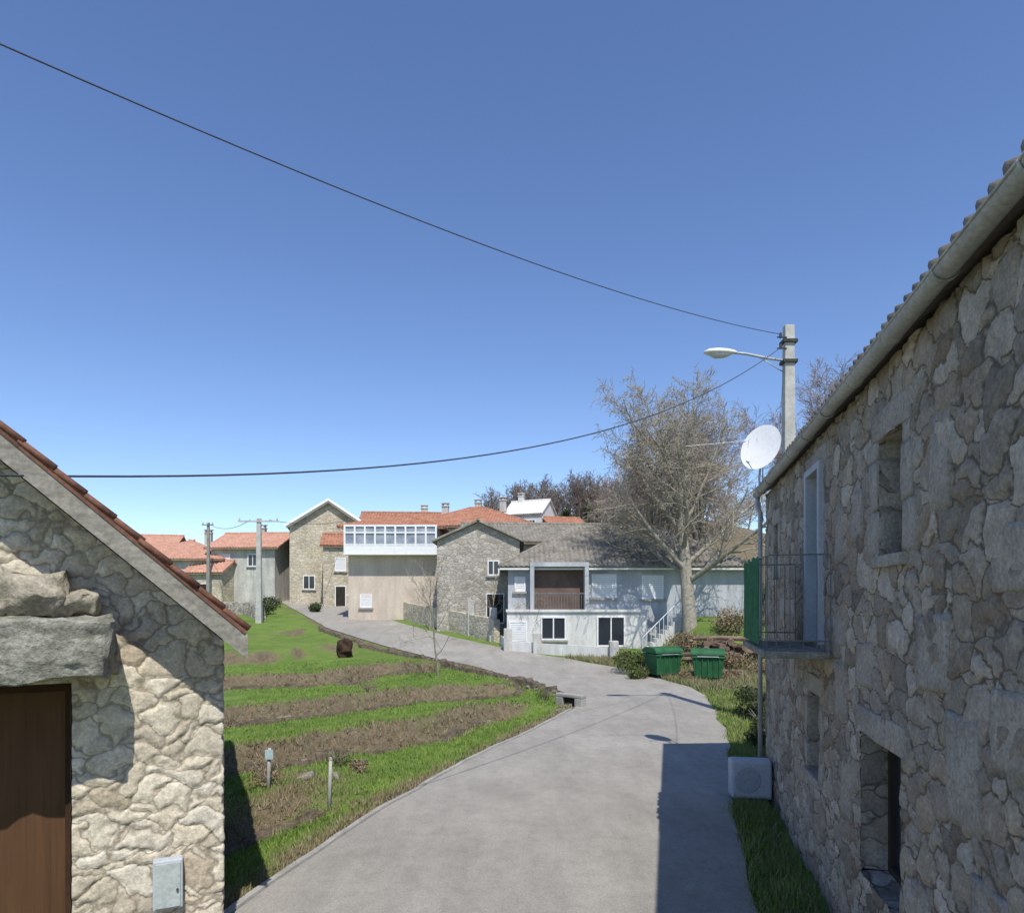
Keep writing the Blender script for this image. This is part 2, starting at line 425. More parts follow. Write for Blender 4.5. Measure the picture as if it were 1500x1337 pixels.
vt.obj('verge_tile', M_tile_dull, barn, smooth=True)
fb = MB()
def rake(y0, y1, t0, t1):
    p = Vector((EX, 0, BT - EX * SL)); q = p + Vector((-ux, 0, uz)) * (ln + EX / ux)
    vs = []
    for P in (p, q):
        for y in (y0, y1):
            for h in (t0, t1): vs.append((P.x, y, P.z + h))
    fb.add(vs, [(0, 1, 3, 2), (4, 6, 7, 5), (0, 4, 5, 1), (2, 3, 7, 6), (1, 5, 7, 3), (0, 2, 6, 4)])
rake(-OV, -OV + .06, 0.02, .215)
rake(-OV + .06, 7.2, .14, .20)
fb.obj('rake_board', noise_mat('greyed_board', (.24, .225, .19), (.42, .40, .34), 4, bump=.5, fine=25, stretch=(1, 1, 4), dirt=.4), barn)
dm = MB()
for i in range(14):
    x0 = -3.39 + i * .164
    dm.box(x0, x0 + .1635, .16, .2, -.1, 2.35)
dm.box(-3.4, -1.1, .2, .23, -.1, 2.36)
dm.obj('door', M_door, barn)
fr = MB(); fr.box(-1.15, -1.098, .08, .15, -.1, 2.355); fr.box(-3.4, -1.15, .08, .15, 2.29, 2.355); fr.obj('door_frame', noise_mat('dark_brown_paint', (.04, .02, .01), (.07, .035, .02), 5), barn)
rough_block('lintel', (2.6, .86, .44), M_granite, barn, (-2.08, -.18, 2.65), amp=.06, cuts=28, rnds=.05, nscale=4)
for i, (x, z, w, h, dd) in enumerate([(-1.40, 3.02, .56, .34, .45), (-1.08, 2.95, .26, .18, .3), (-1.82, 2.98, .34, .24, .4), (-2.15, 3.0, .4, .26, .4)]):
    rough_block('capstone', (w, dd, h), noise_mat('lichen_stone%d' % i, (.30, .27, .20), (.60, .54, .43), 6, bump=.8, fine=30, dist=.02, dirt=.5), barn, (x, -.12, z), (0, .1 * (i - 1), .2 * i), amp=.09, cuts=12, rnds=.4, seed=i, nscale=4)
mbx = thing('meter_box', 'pale metal meter box fixed low on the rubble barn wall', 'meter box', (-2.45 - .906 * .42, 5.8 - .423 * .42, 0), math.radians(25))
b = MB(); b.box(-.11, .11, -.10, .0, .5, .90); b.obj('body', M_dullw, mbx, bevel=.012)
b = MB(); b.box(-.092, .092, -.112, -.101, .52, .88); b.obj('door', noise_mat('pale_blue_enamel', (.40, .46, .45), (.54, .59, .56), 9, rough=.6, bump=.1, dirt=.3), mbx, bevel=.004)
b = MB(); b.tube([(.07, -.112, .66), (.07, -.13, .66)], .010, 8); b.obj('latch', M_iron, mbx)
ins = thing('cable_insulator', 'white ceramic insulator on an iron bracket under the barn eave', 'insulator', (-3.72, 4.52, 3.80), 0)
b = MB(); b.tube([(0, 0, -.04), (0, 0, -.01), (0, 0, 0), (0, 0, .03), (0, 0, .035), (0, 0, .06)], [.02, .035, .02, .035, .02, .02], 10); b.obj('ceramic', M_paintw, ins, smooth=True)
b = MB(); b.tube([(0, 0, -.04), (0, .0, -.1), (-.15, .5, -.12)], .01, 6); b.obj('bracket', M_iron, ins)

# ------------------------------------------------------------------ near stone house
HX, HY = 4.05, 10.9
hs = thing('stone_house', 'two-storey brown rubble stone house with balcony, gutter and tiled eave', 'house', (HX, HY, 0), math.atan2(-.974, -.224))
def lx(Y): return (HY - Y) / .974
op = [(lx(5.02), lx(4.5), 3.32, 4.18), (lx(7.5), lx(6.85), 2.56, 4.36), (lx(5.5), lx(4.55), .85, 1.96), (lx(7.6), lx(7.0), 1.15, 2.02), (lx(2.0), lx(1.2), 3.3, 4.2), (lx(10.0), lx(9.6), 3.3, 4.1)]
op = [(round(a, 3), round(b_, 3), c_, d_) for a, b_, c_, d_ in op]
def hmap(u): return (u, 0) if u >= 0 else (0, -u)
WT = 4.68
mb = wall_grid(np.concatenate([np.arange(-6, -.1, .2), np.arange(-.1, 9.4, .024), np.arange(9.4, 14, .1)]), np.arange(-.2, 4.75, .024), lambda u: WT, op, hmap, .3)
mb.obj('wall', M_house, hs, smooth=True)
mb = MB(); mb.add([(14, 0, -.2), (14, 6, -.2), (14, 6, WT), (14, 3, WT + 1.3), (14, 0, WT)], [(0, 1, 2, 3, 4)]); mb.add([(0, 6, -.2), (14, 6, -.2), (14, 6, WT), (0, 6, WT)], [(3, 2, 1, 0)])
mb.add([(0, 0, WT), (0, 6, WT), (0, 3, WT + 1.3)], [(0, 1, 2)])
mb.obj('rear_wall', M_house, hs)
rf = MB(); S = Vector((0, 3.15, 1.36))
rf.sheet((-.12, -.10, WT + .06), (14.3, 0, 0), S, .15, .025, .03, rows=2)
rf.sheet((14.18, 6.1, WT + .06), (-14.3, 0, 0), Vector((0, -3.15, 1.36)), .15, .025, .03, rows=2)
rf.obj('roof', M_tile_old, hs)
tn = MB()
for i in range(100):
    x = -.06 + i * .14
    tn.tube([(x, -.14 + .006 * math.sin(i * 5.1), WT + .085 + .004 * math.sin(i * 2.1)), (x, .2, WT + .22)], [.040, .037], 8)
tn.obj('eave_tile', M_tile_old, hs, smooth=True)
gt = MB()
n = 40; vs = []; fs = []; GR = .062; gy0 = -.115; gz = WT + .035
for k, x in enumerate(np.linspace(-.12, 14, n)):
    sag = .008 * math.sin(x * 1.7)
    for q in range(9):
        t = math.pi + math.pi * q / 8
        vs.append((x, gy0 + GR * math.cos(t), gz + GR * math.sin(t) + sag))
for i in range(n - 1):
    for q in range(8): fs.append((i * 9 + q, i * 9 + q + 1, i * 9 + 10 + q, i * 9 + 9 + q))
fs.append(tuple(range(9)))
gt.add(vs, fs)
gt.tube([(-.12, gy0 - GR, gz), (14, gy0 - GR, gz)], .008, 6)
for x in np.arange(.4, 14, .9): gt.tube([(x, gy0 + GR * 1.06 * math.cos(t), gz + GR * 1.06 * math.sin(t)) for t in np.linspace(math.pi, 2 * math.pi, 9)], .009, 4)
gt.obj('gutter', noise_mat('zinc_gutter', (.42, .43, .41), (.58, .58, .55), 3, rough=.6, spec=.3, bump=.1, metal=.1, dirt=.4), hs, smooth=True)
dp = MB(); dp.tube([(-.0, gy0, gz - .05), (.02, -.13, 4.5), (.06, -.09, 4.4), (.06, -.09, .1)], .035, 10); dp.obj('downpipe', M_metal, hs, smooth=True)
def surround(a, b_, c_, d_, sill=True, seed=0, jamb=True):
    z = max(c_, 0); i = 0
    rr = random.Random(seed)
    if jamb:
        while z < d_ - .12:
            h = min(rr.uniform(.3, .6), d_ - z)
            for (xx, sg) in ((a, -1), (b_, 1)):
                w = rr.uniform(.12, .3)
                rough_block('jamb_stone', (w, .3, h - .01), M_granite2, hs, (xx + sg * w / 2, .140, z + h / 2), amp=.016, cuts=7, rnds=.06, seed=seed + i); i += 1
            z += h
    rough_block('lintel', (b_ - a + .3, .3, .2), M_granite2, hs, ((a + b_) / 2, .140, d_ + .10), amp=.016, cuts=10, rnds=.05, seed=seed)
    if sill: rough_block('sill', (b_ - a + .16, .34, .08), M_granite2, hs, ((a + b_) / 2, .128, c_ - .04), amp=.012, cuts=10, rnds=.05, seed=seed + 3)
for i, o_ in enumerate(op):
    surround(*o_, sill=(i not in (1, 2)), seed=i * 10 + 1, jamb=(i not in (1, 2)))
sr = random.Random(8)
for (Y, z, w, h) in [(4.0, 2.7, .5, .45), (3.6, 2.1, .42, .6), (6.2, 2.75, .5, .32), (6.15, 2.2, .4, .5), (3.2, 1.4, .6, .45), (5.95, 1.4, .35, .6), (3.9, 3.8, .3, .6), (8.6, 2.2, .5, .3), (8.9, 1.5, .4, .4), (10.6, 1.0, .4, .5), (10.65, 2.0, .3, .5), (10.6, 3.0, .42, .5), (10.7, 3.9, .3, .5), (3.0, 3.2, .5, .3), (5.4, 2.5, .45, .35), (4.2, 1.0, .3, .5), (5.6, 3.7, .35, .4), (6.2, 3.6, .3, .5), (9.3, 2.9, .4, .3), (3.1, 2.4, .35, .4)]:
    rough_block('dressed_block', (w, .3, h), M_granite2, hs, (lx(Y), .142, z), (0, sr.uniform(-.04, .04), 0), amp=.022, cuts=8, rnds=.08, seed=sr.randrange(99))
def near_window(o_, matp, name='window'):
    a, b_, c_, d_ = o_
    w = MB()
    w.box(a, a + .05, .2, .26, c_, d_, 0); w.box(b_ - .05, b_, .2, .26, c_, d_, 0); w.box(a + .05, b_ - .05, .2, .26, d_ - .05, d_, 0); w.box(a + .05, b_ - .05, .2, .26, c_, c_ + .05, 0)
    m = (a + b_) / 2; w.box(m - .02, m + .02, .205, .255, c_ + .05, d_ - .05, 0)
    w.box(a + .05, b_ - .05, .235, .24, c_ + .05, d_ - .05, 1)
    w.obj(name, [matp, M_glass], hs)
M_brownp = wood_mat('brown_window_wood', (.12, .06, .035), (.22, .12, .07))
M_darkp = wood_mat('dark_window_wood', (.035, .026, .02), (.07, .05, .038), rough=.9)
for k in (0, 2, 3, 4, 5): near_window(op[k], M_darkp if k in (2, 3) else M_brownp)
a, b_, c_, d_ = op[1]
w = MB()
w.box(a - .05, a + .04, -.05, .12, c_, d_ + .05, 0); w.box(b_ - .04, b_ + .05, -.05, .12, c_, d_ + .05, 0); w.box(a + .04, b_ - .04, -.05, .12, d_ - .02, d_ + .05, 0)
w.box(a + .04, b_ - .04, .1, .14, c_, c_ + .7, 0); w.box(a + .04, b_ - .04, .1, .14, c_ + .7, d_ - .02, 1)
w.obj('balcony_door', [M_dullw, M_glass], hs, bevel=.004)
bal0, bal1 = lx(8.25), lx(6.4)
w = MB(); w.box(bal0, bal1, -.62, -.03, 2.45, 2.52); w.obj('balcony_slab', M_granite, hs, bevel=.01)
w = MB(); r = .008
for z in (3.44, 2.62): w.tube([(bal0 + .03, -.02, z), (bal0 + .03, -.58, z), (bal1 - .03, -.58, z), (bal1 - .03, -.02, z)], r, 6)
x = bal0 + .03
while x < bal1: w.tube([(x, -.58, 2.5), (x, -.58, 3.44)], .004, 5); x += .12
for yy in np.arange(-.5, 0, .12):
    for xx in (bal0 + .03, bal1 - .03): w.tube([(xx, yy, 2.5), (xx, yy, 3.44)], .004, 5)
w.obj('balcony_railing', M_rail, hs)
w = MB()
vs = []; fs = []
N = 24
for i in range(N + 1):
    x = bal0 + .02 + (bal1 - bal0 - .55) * i / N
    for z in (2.56, 3.0, 3.46): vs.append((x, -.61 + .012 * math.sin(i * 1.9) + .006 * math.sin(z * 9 + i), z + (.02 * math.sin(i * .8) if z > 3.3 else 0)))
for i in range(N):
    for j in range(2): fs.append((i * 3 + j, i * 3 + j + 1, i * 3 + 4 + j, i * 3 + 3 + j))
w.add(vs, fs); w.obj('privacy_screen', M_greend, hs, smooth=True)

ac = thing('air_conditioner', 'dull white outdoor air conditioner unit standing against the stone house wall', 'air conditioner', (3.55, 10.2, T(3.5, 10.2)), math.radians(-8))
w = MB(); w.box(-.29, .29, -.16, .16, .06, .62); w.obj('casing', M_dullw, ac, bevel=.035)
w = MB(); w.tube([(-.06, -.163, .34), (-.06, -.170, .34)], [.19, .18], 24); w.obj('fan_grille', noise_mat('grille_grey', (.34, .37, .43), (.44, .47, .53), 20, bump=0), ac)
for a_, b_ in ((-.26, -.2), (.2, .26)):
    w = MB(); w.box(a_, b_, -.17, .17, 0, .06); w.obj('foot', M_rubber, ac)

sd = thing('satellite_dish', 'white satellite dish on a bracket at the stone house eave', 'satellite dish', (4.02, 11.1, 4.72), 0)
dn = Vector((-.62, -.74, .26)).normalized()
q = dn.to_track_quat('Z', 'Y').to_matrix().to_4x4() @ Matrix.Rotation(-.25, 4, 'Z')
cen = Vector((.05, .05, .78))
vs = []; fs = []; R = 9; K = 32; DR = .32; DE = 1.22
vs.append((0, 0, 0))
for i in range(1, R + 1):
    rr = DR * i / R
    for k in range(K):
        t = 2 * math.pi * k / K; vs.append((rr * math.cos(t), rr * math.sin(t) * DE, .3 * rr * rr))
for k in range(K): fs.append((0, 1 + k, 1 + (k + 1) % K))
for i in range(R - 1):
    for k in range(K):
        a0 = 1 + i * K; fs.append((a0 + k, a0 + K + k, a0 + K + (k + 1) % K, a0 + (k + 1) % K))
w = MB(); w.add([cen + q @ Vector(v) for v in vs], fs)
w.obj('reflector', M_paintw, sd, smooth=True)
w = MB(); lnb = cen + q @ Vector((0, -.36, .30)); w.tube([cen + q @ Vector((0, -.39, .03)), lnb], .007, 6); w.obj('feed_arm', M_metal, sd)
w = MB(); w.tube([lnb, lnb - dn * .06], .02, 10); w.obj('receiver', M_paintw, sd, smooth=True)
w = MB(); w.tube([(.02, -.1, -.4), (.02, .02, -.25), (.06, .16, .3), cen - dn * .03], .018, 8); w.obj('bracket', M_metal, sd)
an = thing('television_antenna', 'thin metal television antenna on a mast at the house eave', 'antenna', (4.15, 11.3, 4.6), 0)
w = MB(); w.tube([(0, 0, -.3), (0, 0, 1.15)], .012, 6); w.obj('mast', M_metal, an)
w = MB(); w.tube([(.1, 0, 1.08), (-1.25, .1, .98)], .006, 6); w.obj('boom', M_metal, an)
w = MB(); w.tube([(.1, 0, 1.08), (-1.25, .1, .98)], .005, 4)
for i in range(11):
    x = -1.22 + i * .11; z = .985 + i * .0085
    w.tube([(x, -.1, z), (x, .25, z)], .003, 4)
for sgn in (1, -1): w.tube([(-.05, .05, 1.05), (-.38, .05 + .1 * sgn, 1.05 + .42 * sgn)], .004, 4)
w.obj('element', M_metal, an)

# ------------------------------------------------------------------ utility poles
def concrete_pole(name, label, x, y, h, wd, arm=0, group='concrete utility poles', mat=None):
    z = T(x, y); mat = mat or M_pole
    e = thing(name, label, 'utility pole', (x, y, z), 0, group)
    m = MB(); a = wd / 2; t = wd * .36
    vs = []
    for zz, s_ in ((-.3, a * 1.25), (h, t * 1.15)):
        for dx, dy in ((-1, -.8), (1, -.8), (1, .8), (-1, .8)): vs.append((dx * s_, dy * s_, zz))
    m.add(vs, [(0, 1, 5, 4), (1, 2, 6, 5), (2, 3, 7, 6), (3, 0, 4, 7), (4, 5, 6, 7)])
    m.obj('shaft', mat, e, bevel=.015)
    if arm:
        m = MB(); m.box(-arm / 2, arm / 2, -.16, -.09, h - .25, h - .15); m.obj('crossarm', mat, e)
        for xx in (-arm / 2 + .1, 0, arm / 2 - .1):
            m = MB(); m.tube([(xx, -.12, h - .15), (xx, -.12, h - .08), (xx, -.12, h + .05)], [.03, .06, .03], 8); m.obj('insulator', M_metal, e)
    return e, z, h
pe, pz, ph = concrete_pole('utility_pole', 'concrete utility pole with street lamp and cables behind the stone house', 6.32, 15.6, 9.25, .26)
m = MB(); m.tube([(-.08, -.02, 8.44), (-.55, -.05, 8.50), (-1.0, -.08, 8.58), (-1.3, -.1, 8.60)], .03, 8); m.tube([(-.13, 0, 8.2), (-.7, -.05, 8.52)], .012, 6); m.obj('lamp_arm', M_metal, pe, smooth=True)
for za in (8.38, 8.84):
    m = MB(); m.box(-.16, .16, -.14, .14, za, za + .07); m.obj('clamp', M_iron, pe)
m = MB()
prof = [(-1.22, .035, .03), (-1.3, .08, .06), (-1.45, .13, .085), (-1.65, .16, .095), (-1.85, .14, .08), (-1.96, .06, .03)]
vs = []; fs = []
for (x, wy, hz) in prof:
    for k in range(12):
        t = 2 * math.pi * k / 12; sz = hz if math.sin(t) > 0 else hz * .5
        vs.append((x, -.1 + wy * math.cos(t), 8.60 + sz * math.sin(t)))
for i in range(len(prof) - 1):
    for k in range(12): fs.append((i * 12 + k, i * 12 + (k + 1) % 12, i * 12 + 12 + (k + 1) % 12, i * 12 + 12 + k))
fs.append(tuple(range(12))); fs.append(tuple(60 + k for k in range(12)))
m.add(vs, fs); m.obj('lamp_head', M_paintw, pe, smooth=True)
m = MB(); fs2 = []
prof2 = [(-1.36, .05, .03), (-1.5, .1, .09), (-1.7, .12, .10), (-1.86, .05, .03)]; v2 = []
for (x, wy, hz) in prof2:
    for k in range(12):
        t = 2 * math.pi * k / 12; v2.append((x, -.1 + wy * math.cos(t), 8.57 + hz * math.sin(t) * (1 if math.sin(t) < 0 else .1)))
for i in range(3):
    for k in range(12): fs2.append((i * 12 + k, i * 12 + (k + 1) % 12, i * 12 + 12 + (k + 1) % 12, i * 12 + 12 + k))
fs2.append(tuple(range(12))); fs2.append(tuple(36 + k for k in range(12)))
m.add(v2, fs2); m.obj('lamp_lens', noise_mat('frosted_lens', (.6, .6, .58), (.7, .7, .68), 5, rough=.3, bump=0), pe, smooth=True)
for zz in (8.95, 8.7):
    m = MB(); m.tube([(-.08, -.1, zz), (-.3, -.1, zz)], .015, 6); m.tube([(-.22, -.1, zz - .01), (-.22, -.1, zz + .1)], [.04, .025], 8); m.obj('insulator', M_iron, pe)

def cable(label, p, q_, sag, r, n=40, ext=1.0):
    m = MB(); p, q_ = Vector(p), Vector(q_); pts = []
    for i in range(n + 1):
        t = i / n * ext; a_ = p.lerp(q_, t); a_.z -= sag * 4 * t * (1 - t); pts.append(a_)
    m.tube(pts, r, 5); o = m.obj('overhead_cable', M_cable, smooth=True)
    return tag(o, label, 'cable', 'overhead cables')
cable('thin overhead cable sagging high across the sky from the pole', (6.1, 15.5, 9.05), (-4.75, 5.0, 7.52), .34, .008, ext=1.25)
cable('thin overhead cable running from barn eave to the pole', (6.1, 15.5, 8.75), (-3.72, 4.52, 3.84), .84, .009)
cable('thin service cable dropping from pole to the stone house', (6.2, 15.6, 8.4), (4.2, 10.9, 4.9), .25, .006)

e, z, h = concrete_pole('utility_pole', 'concrete utility pole with crossarm standing at the field edge', -16.9, 45.6, 7.0, .32, arm=2.7)
e2, z2, h2 = concrete_pole('utility_pole', 'thin dark utility pole beside the village houses', -25.8, 58, 7.2, .24, arm=1.0, mat=M_poled)
cable('distant cable strung between village utility poles', (-17.5, 45.6, z + 6.9), (-25.8, 58, z2 + 7.1), .5, .018)
cable('distant cable strung from village pole toward stone house', (-16.2, 45.6, z + 6.9), (-13.5, 56, 9.6), .3, .018)

# ------------------------------------------------------------------ village houses
def add_window(parent, side, cx, cz, ww, hh, W, D, style='glass', frame=M_paintw):
    loc = {'F': (cx, -D / 2, cz), 'R': (W / 2, cx, cz), 'L': (-W / 2, -cx, cz), 'B': (-cx, D / 2, cz)}[side]
    rz = {'F': 0, 'R': math.pi / 2, 'L': -math.pi / 2, 'B': math.pi}[side]
    m = MB(); a = ww / 2; b2 = hh / 2; f = .07
    m.box(-a, -a + f, -.06, -.0, -b2, b2, 0); m.box(a - f, a, -.06, -.0, -b2, b2, 0); m.box(-a + f, a - f, -.06, -.0, b2 - f, b2, 0); m.box(-a + f, a - f, -.06, 0, -b2, -b2 + f, 0)
    if style == 'glass':
        m.box(-.03, .03, -.05, -.0, -b2 + f, b2 - f, 0); m.box(-a + f, a - f, -.02, -.0, -b2 + f, b2 - f, 1)
        nm = 'window'
    elif style == 'blind':
        k = int(hh / .12)
        for i in range(k): m.box(-a + f, a - f, -.04, -.01, -b2 + f + i * (hh - 2 * f) / k, -b2 + f + (i + .85) * (hh - 2 * f) / k, 0)
        nm = 'window_shutter'
    else:
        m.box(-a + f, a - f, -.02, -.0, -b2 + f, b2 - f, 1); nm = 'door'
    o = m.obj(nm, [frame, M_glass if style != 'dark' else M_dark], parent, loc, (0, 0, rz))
    if style != 'dark':
        m = MB(); m.box(-a - .1, a + .1, -.14, 0, -b2 - .1, -b2 - .004); m.obj('sill', M_granite2, o)
    return o

def house(name, label, x, y, rot, w, d, h, rise, wmat, rmat, kind='gable', over=.35, wins=(), chims=(), z=None, cat='house', trim=None, skirt=1.5, tr=.13, board=None):
    if z is None: z = T(x, y - d / 2)
    e = thing(name, label, cat, (x, y, z), math.radians(rot))
    W, D = w / 2, d / 2
    m = MB()
    if kind == 'gable':
        vs = [(-W, -D, -skirt), (-W, D, -skirt), (-W, D, h), (-W, 0, h + rise), (-W, -D, h)]
        vs += [(-a, b2, c2) for a, b2, c2 in vs]
        m.add(vs, [(4, 3, 2, 1, 0), (5, 6, 7, 8, 9), (0, 5, 9, 4), (1, 2, 7, 6)])
    else:
        m.box(-W, W, -D, D, -skirt, h)
    m.obj('wall', wmat, e)
    m = MB(); g = over
    lift = .10
    k = rise / D
    if kind == 'gable':
        m.sheet((-W - g, -D - g, h - g * k + lift), (w + 2 * g, 0, 0), (0, D + g, (D + g) * k), .26, .04, .07)
        m.sheet((W + g, D + g, h - g * k + lift), (-w - 2 * g, 0, 0), (0, -D - g, (D + g) * k), .26, .04, .07)
        m.tube([(-W - g, 0, h + rise + lift + .03), (W + g, 0, h + rise + lift + .03)], .12, 8)
    else:
        LL = w + 2 * g; run = D + g
        vm = lambda u: min(1, min(u, LL - u) / run)
        m.sheet((-W - g, -D - g, h - g * k + lift), (LL, 0, 0), (0, run, run * k), .26, .04, .07, vm)
        m.sheet((W + g, D + g, h - g * k + lift), (-LL, 0, 0), (0, -run, run * k), .26, .04, .07, vm)
        DD = d + 2 * g; vm2 = lambda u: min(u, DD - u) / run
        m.sheet((W + g, -D - g, h - g * k + lift), (0, DD, 0), (-run, 0, run * k), .26, .04, .07, vm2)
        m.sheet((-W - g, D + g, h - g * k + lift), (0, -DD, 0), (run, 0, run * k), .26, .04, .07, vm2)
        a_ = W + g - run
        if a_ > 0: m.tube([(-a_, 0, h + rise + lift), (a_, 0, h + rise + lift)], .12, 8)
        for sx in (-1, 1):
            for sy in (-1, 1): m.tube([(sx * (W + g), sy * (D + g), h - g * k + lift), (sx * a_, 0, h + rise + lift)], .1, 6)
    rf_ = m.obj('roof', rmat, e)
    m = MB(); m.box(-W - g, W + g, -D - g + .02, -D - g + .05, h - g * k - .06, h - g * k + .02); m.obj('eave_board', board or (M_oldwood if trim is None else trim), e)
    if trim is not None and kind == 'gable':
        for sx in (-1, 1):
            m = MB()
            m.tube([(sx * (W + g + .04), -(D + g), h - g * k + .02), (sx * (W + g + .04), 0, h + rise + .04), (sx * (W + g + .04), D + g, h - g * k + .02)], tr, 4)
            m.obj('verge_trim', trim, e)
    for wd in wins: add_window(e, wd[0], wd[1], wd[2], wd[3], wd[4], w, d, wd[5] if len(wd) > 5 else 'glass')
    for (cx, cy, ch) in chims:
        m = MB(); bz = h + rise * (1 - abs(cy) / D) - .3
        m.box(cx - .3, cx + .3, cy - .25, cy + .25, bz, bz + ch + .3); m.box(cx - .36, cx + .36, cy - .31, cy + .31, bz + ch + .3, bz + ch + .38)
        for dx in (-.24, .24): m.box(cx + dx - .05, cx + dx + .05, cy - .2, cy + .2, bz + ch + .38, bz + ch + .6)
        m.box(cx - .36, cx + .36, cy - .31, cy + .31, bz + ch + .6, bz + ch + .68)
        m.obj('chimney', wmat, rf_)
    return e

wh = house('white_house', 'two-storey white and bluish grey house with grey hipped roof and loggia', 5.8, 38.2, 0, 12.0, 7.4, 4.4, 2.1, M_bluegrey, M_fibre, 'hip', .5,
           wins=[('F', -1.15, 3.25, 1.25, 1.2, 'blind'), ('F', -5.4, 3.35, .55, .75, 'blind'), ('F', 1.3, 3.2, 1.1, 1.2, 'blind')], z=.5, board=M_paintw)
m = MB(); m.box(-6.05, .9, -3.7 - .7, -3.7 + .0, -1, 1.95); m.obj('lower_storey', M_white, wh)
for (cx, cz, ww, hh, st) in ((-3.75, 1.15, 1.25, 1.15, 'glass'), (-.9, 1.0, 1.4, 1.5, 'glass'), (-5.5, .75, .9, 1.5, 'blind')):
    add_window(wh, 'F', cx, cz, ww, hh, 12, 8.8, st)
m = MB(); m.box(-6.1, .95, -3.7 - .8, -3.7 - .02, 1.954, 2.08); m.obj('terrace', M_white, wh)
m = MB()
m.box(-4.9, -4.7, -4.45, -3.72, 2.085, 4.2); m.box(-2.2, -2.0, -4.45, -3.72, 2.085, 4.2)
m.box(-4.9, -2.0, -4.46, -3.72, 4.203, 4.42)
m.obj('porch', M_bluegrey, wh)
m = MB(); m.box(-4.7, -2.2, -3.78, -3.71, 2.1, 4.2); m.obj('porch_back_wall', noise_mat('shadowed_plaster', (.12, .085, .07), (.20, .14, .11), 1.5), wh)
m = MB()
for xx in np.arange(-4.6, -2.2, .14): m.tube([(xx, -4.42, 2.08), (xx, -4.42, 2.85)], .015, 5)
m.box(-4.7, -2.2, -4.45, -4.39, 2.85, 2.90)
m.obj('balcony_railing', M_rail, wh)
m = MB()
for i in range(11):
    x1 = .3 + i * .2; m.box(x1, x1 + .21, -5.6, -4.6, -.6, -.3 + (i + 1) * .2)
m.obj('stair', M_white, wh)
m = MB()
for i in range(0, 11):
    x1 = .35 + i * .2; zz = -.3 + (i + 1) * .2; m.tube([(x1 + .1, -5.55, zz), (x1 + .1, -5.55, zz + .85)], .014, 5)
m.tube([(.45, -5.55, .75), (.45 + 2.0, -5.55, 2.75)], .025, 6); m.obj('stair_railing', M_paintw, wh)

def low_wall(name, label, pts, h, t, mat, cat='wall', group=None, posts=None, step=.4):
    e = thing(name, label, cat, (pts[0][0], pts[0][1], T(*pts[0])), 0, group)
    o0 = Vector(e.location)
    m = MB(); vs = []; fs = []
    P = []
    for (a_, b_) in zip(pts[:-1], pts[1:]):
        n = max(1, int(math.hypot(b_[0] - a_[0], b_[1] - a_[1]) / step))
        for i in range(n): P.append((a_[0] + (b_[0] - a_[0]) * i / n, a_[1] + (b_[1] - a_[1]) * i / n))
    P.append(pts[-1])
    rough = mat in (M_wallstone, M_bank)
    for i, (x, y) in enumerate(P):
        a_ = P[max(i - 1, 0)]; b_ = P[min(i + 1, len(P) - 1)]
        d = Vector((b_[0] - a_[0], b_[1] - a_[1], 0)).normalized(); nn = Vector((-d.y, d.x, 0)) * t / 2
        zz = T(x, y)
        hh = h * (1 + (1.1 * noise.noise(Vector((x * 1.2, y * 1.2, 1))) + .9 * noise.noise(Vector((x * 5, y * 5, 1))) if rough and h < .5 else (.12 * noise.noise(Vector((x * 2, y * 2, 1))) if rough else 0)))
        for s_, z_ in ((-1.5, -.3), (-.6, hh * .9), (.6, hh), (1.5, -.3)):
            j = .35 * t * noise.noise(Vector((x * 4, y * 4, s_ * 3))) if rough else 0
            if not rough: s_ = 1 if s_ > 0 else -1; z_ = hh if z_ > 0 else z_
            vs.append((x + nn.x * s_ + j - o0.x, y + nn.y * s_ + j - o0.y, zz + z_ - o0.z))
    for i in range(len(P) - 1):
        for k_ in range(3): fs.append((i * 4 + k_, i * 4 + 4 + k_, i * 4 + 5 + k_, i * 4 + 1 + k_))
    fs.append((0, 1, 2, 3)); e_ = (len(P) - 1) * 4; fs.append((e_ + 3, e_ + 2, e_ + 1, e_))
    m.add(vs, fs); m.obj('masonry', mat, e)
    for (x, y, ph_) in (posts or []):
        m = MB(); m.box(x - .2 - o0.x, x + .2 - o0.x, y - .2 - o0.y, y + .2 - o0.y, -.3 + T(x, y) - o0.z, T(x, y) + ph_ - o0.z)
        m.obj('pillar', M_oldwhite, e, bevel=.03)
    return e
low_wall('garden_wall', 'low white rendered garden wall in front of the white house', [(-.5, 35.2), (-.2, 33.2), (2.2, 32.0), (4.5, 31.0)], .5, .2, M_white, posts=[(-.2, 33.15, 1.1), (1.2, 32.4, 1.0), (4.6, 30.9, .8)])
low_wall('garden_wall', 'pale stone garden wall beside the climbing road', [(-13.2, 60.5), (-9.6, 50.5), (-5.6, 43.6), (-2.7, 39.2), (-.8, 36.0)], 1.2, .35, M_wstone, posts=[(-2.3, 38.6, 2.0), (-1.0, 36.4, 1.8)])
low_wall('field_wall', 'dry stone wall along the edge of the grass field', [(-32, 54), (-24, 53), (-19.5, 51), (-17.2, 47)], .9, .5, M_wallstone)
low_wall('field_wall', 'low dark earth and stone bank beside the road bend', [(-11.8, 42), (-8.4, 36.2), (-5.0, 31.8), (-2.4, 28.7), (.2, 24.4), (1.3, 21.8)], .15, .4, M_bank, step=.18)
for L_ in LINES[1:5]:
    path = []
    for y in np.arange(7.5, 42, .25):
        x = -5.0
        for _ in range(14): x = x + .8 * (field_s(x, y) - L_) / .62
        if x < xl(y) - .9 and x > -.47 * y - .6: path.append((x + .05, float(y)))
    if len(path) > 4:
        low_wall('terrace_bank', 'low dark tumbled earth and stone bank between grass terraces', path, .09, .40, M_bank, cat='bank', group='terrace banks in the field', step=.10)

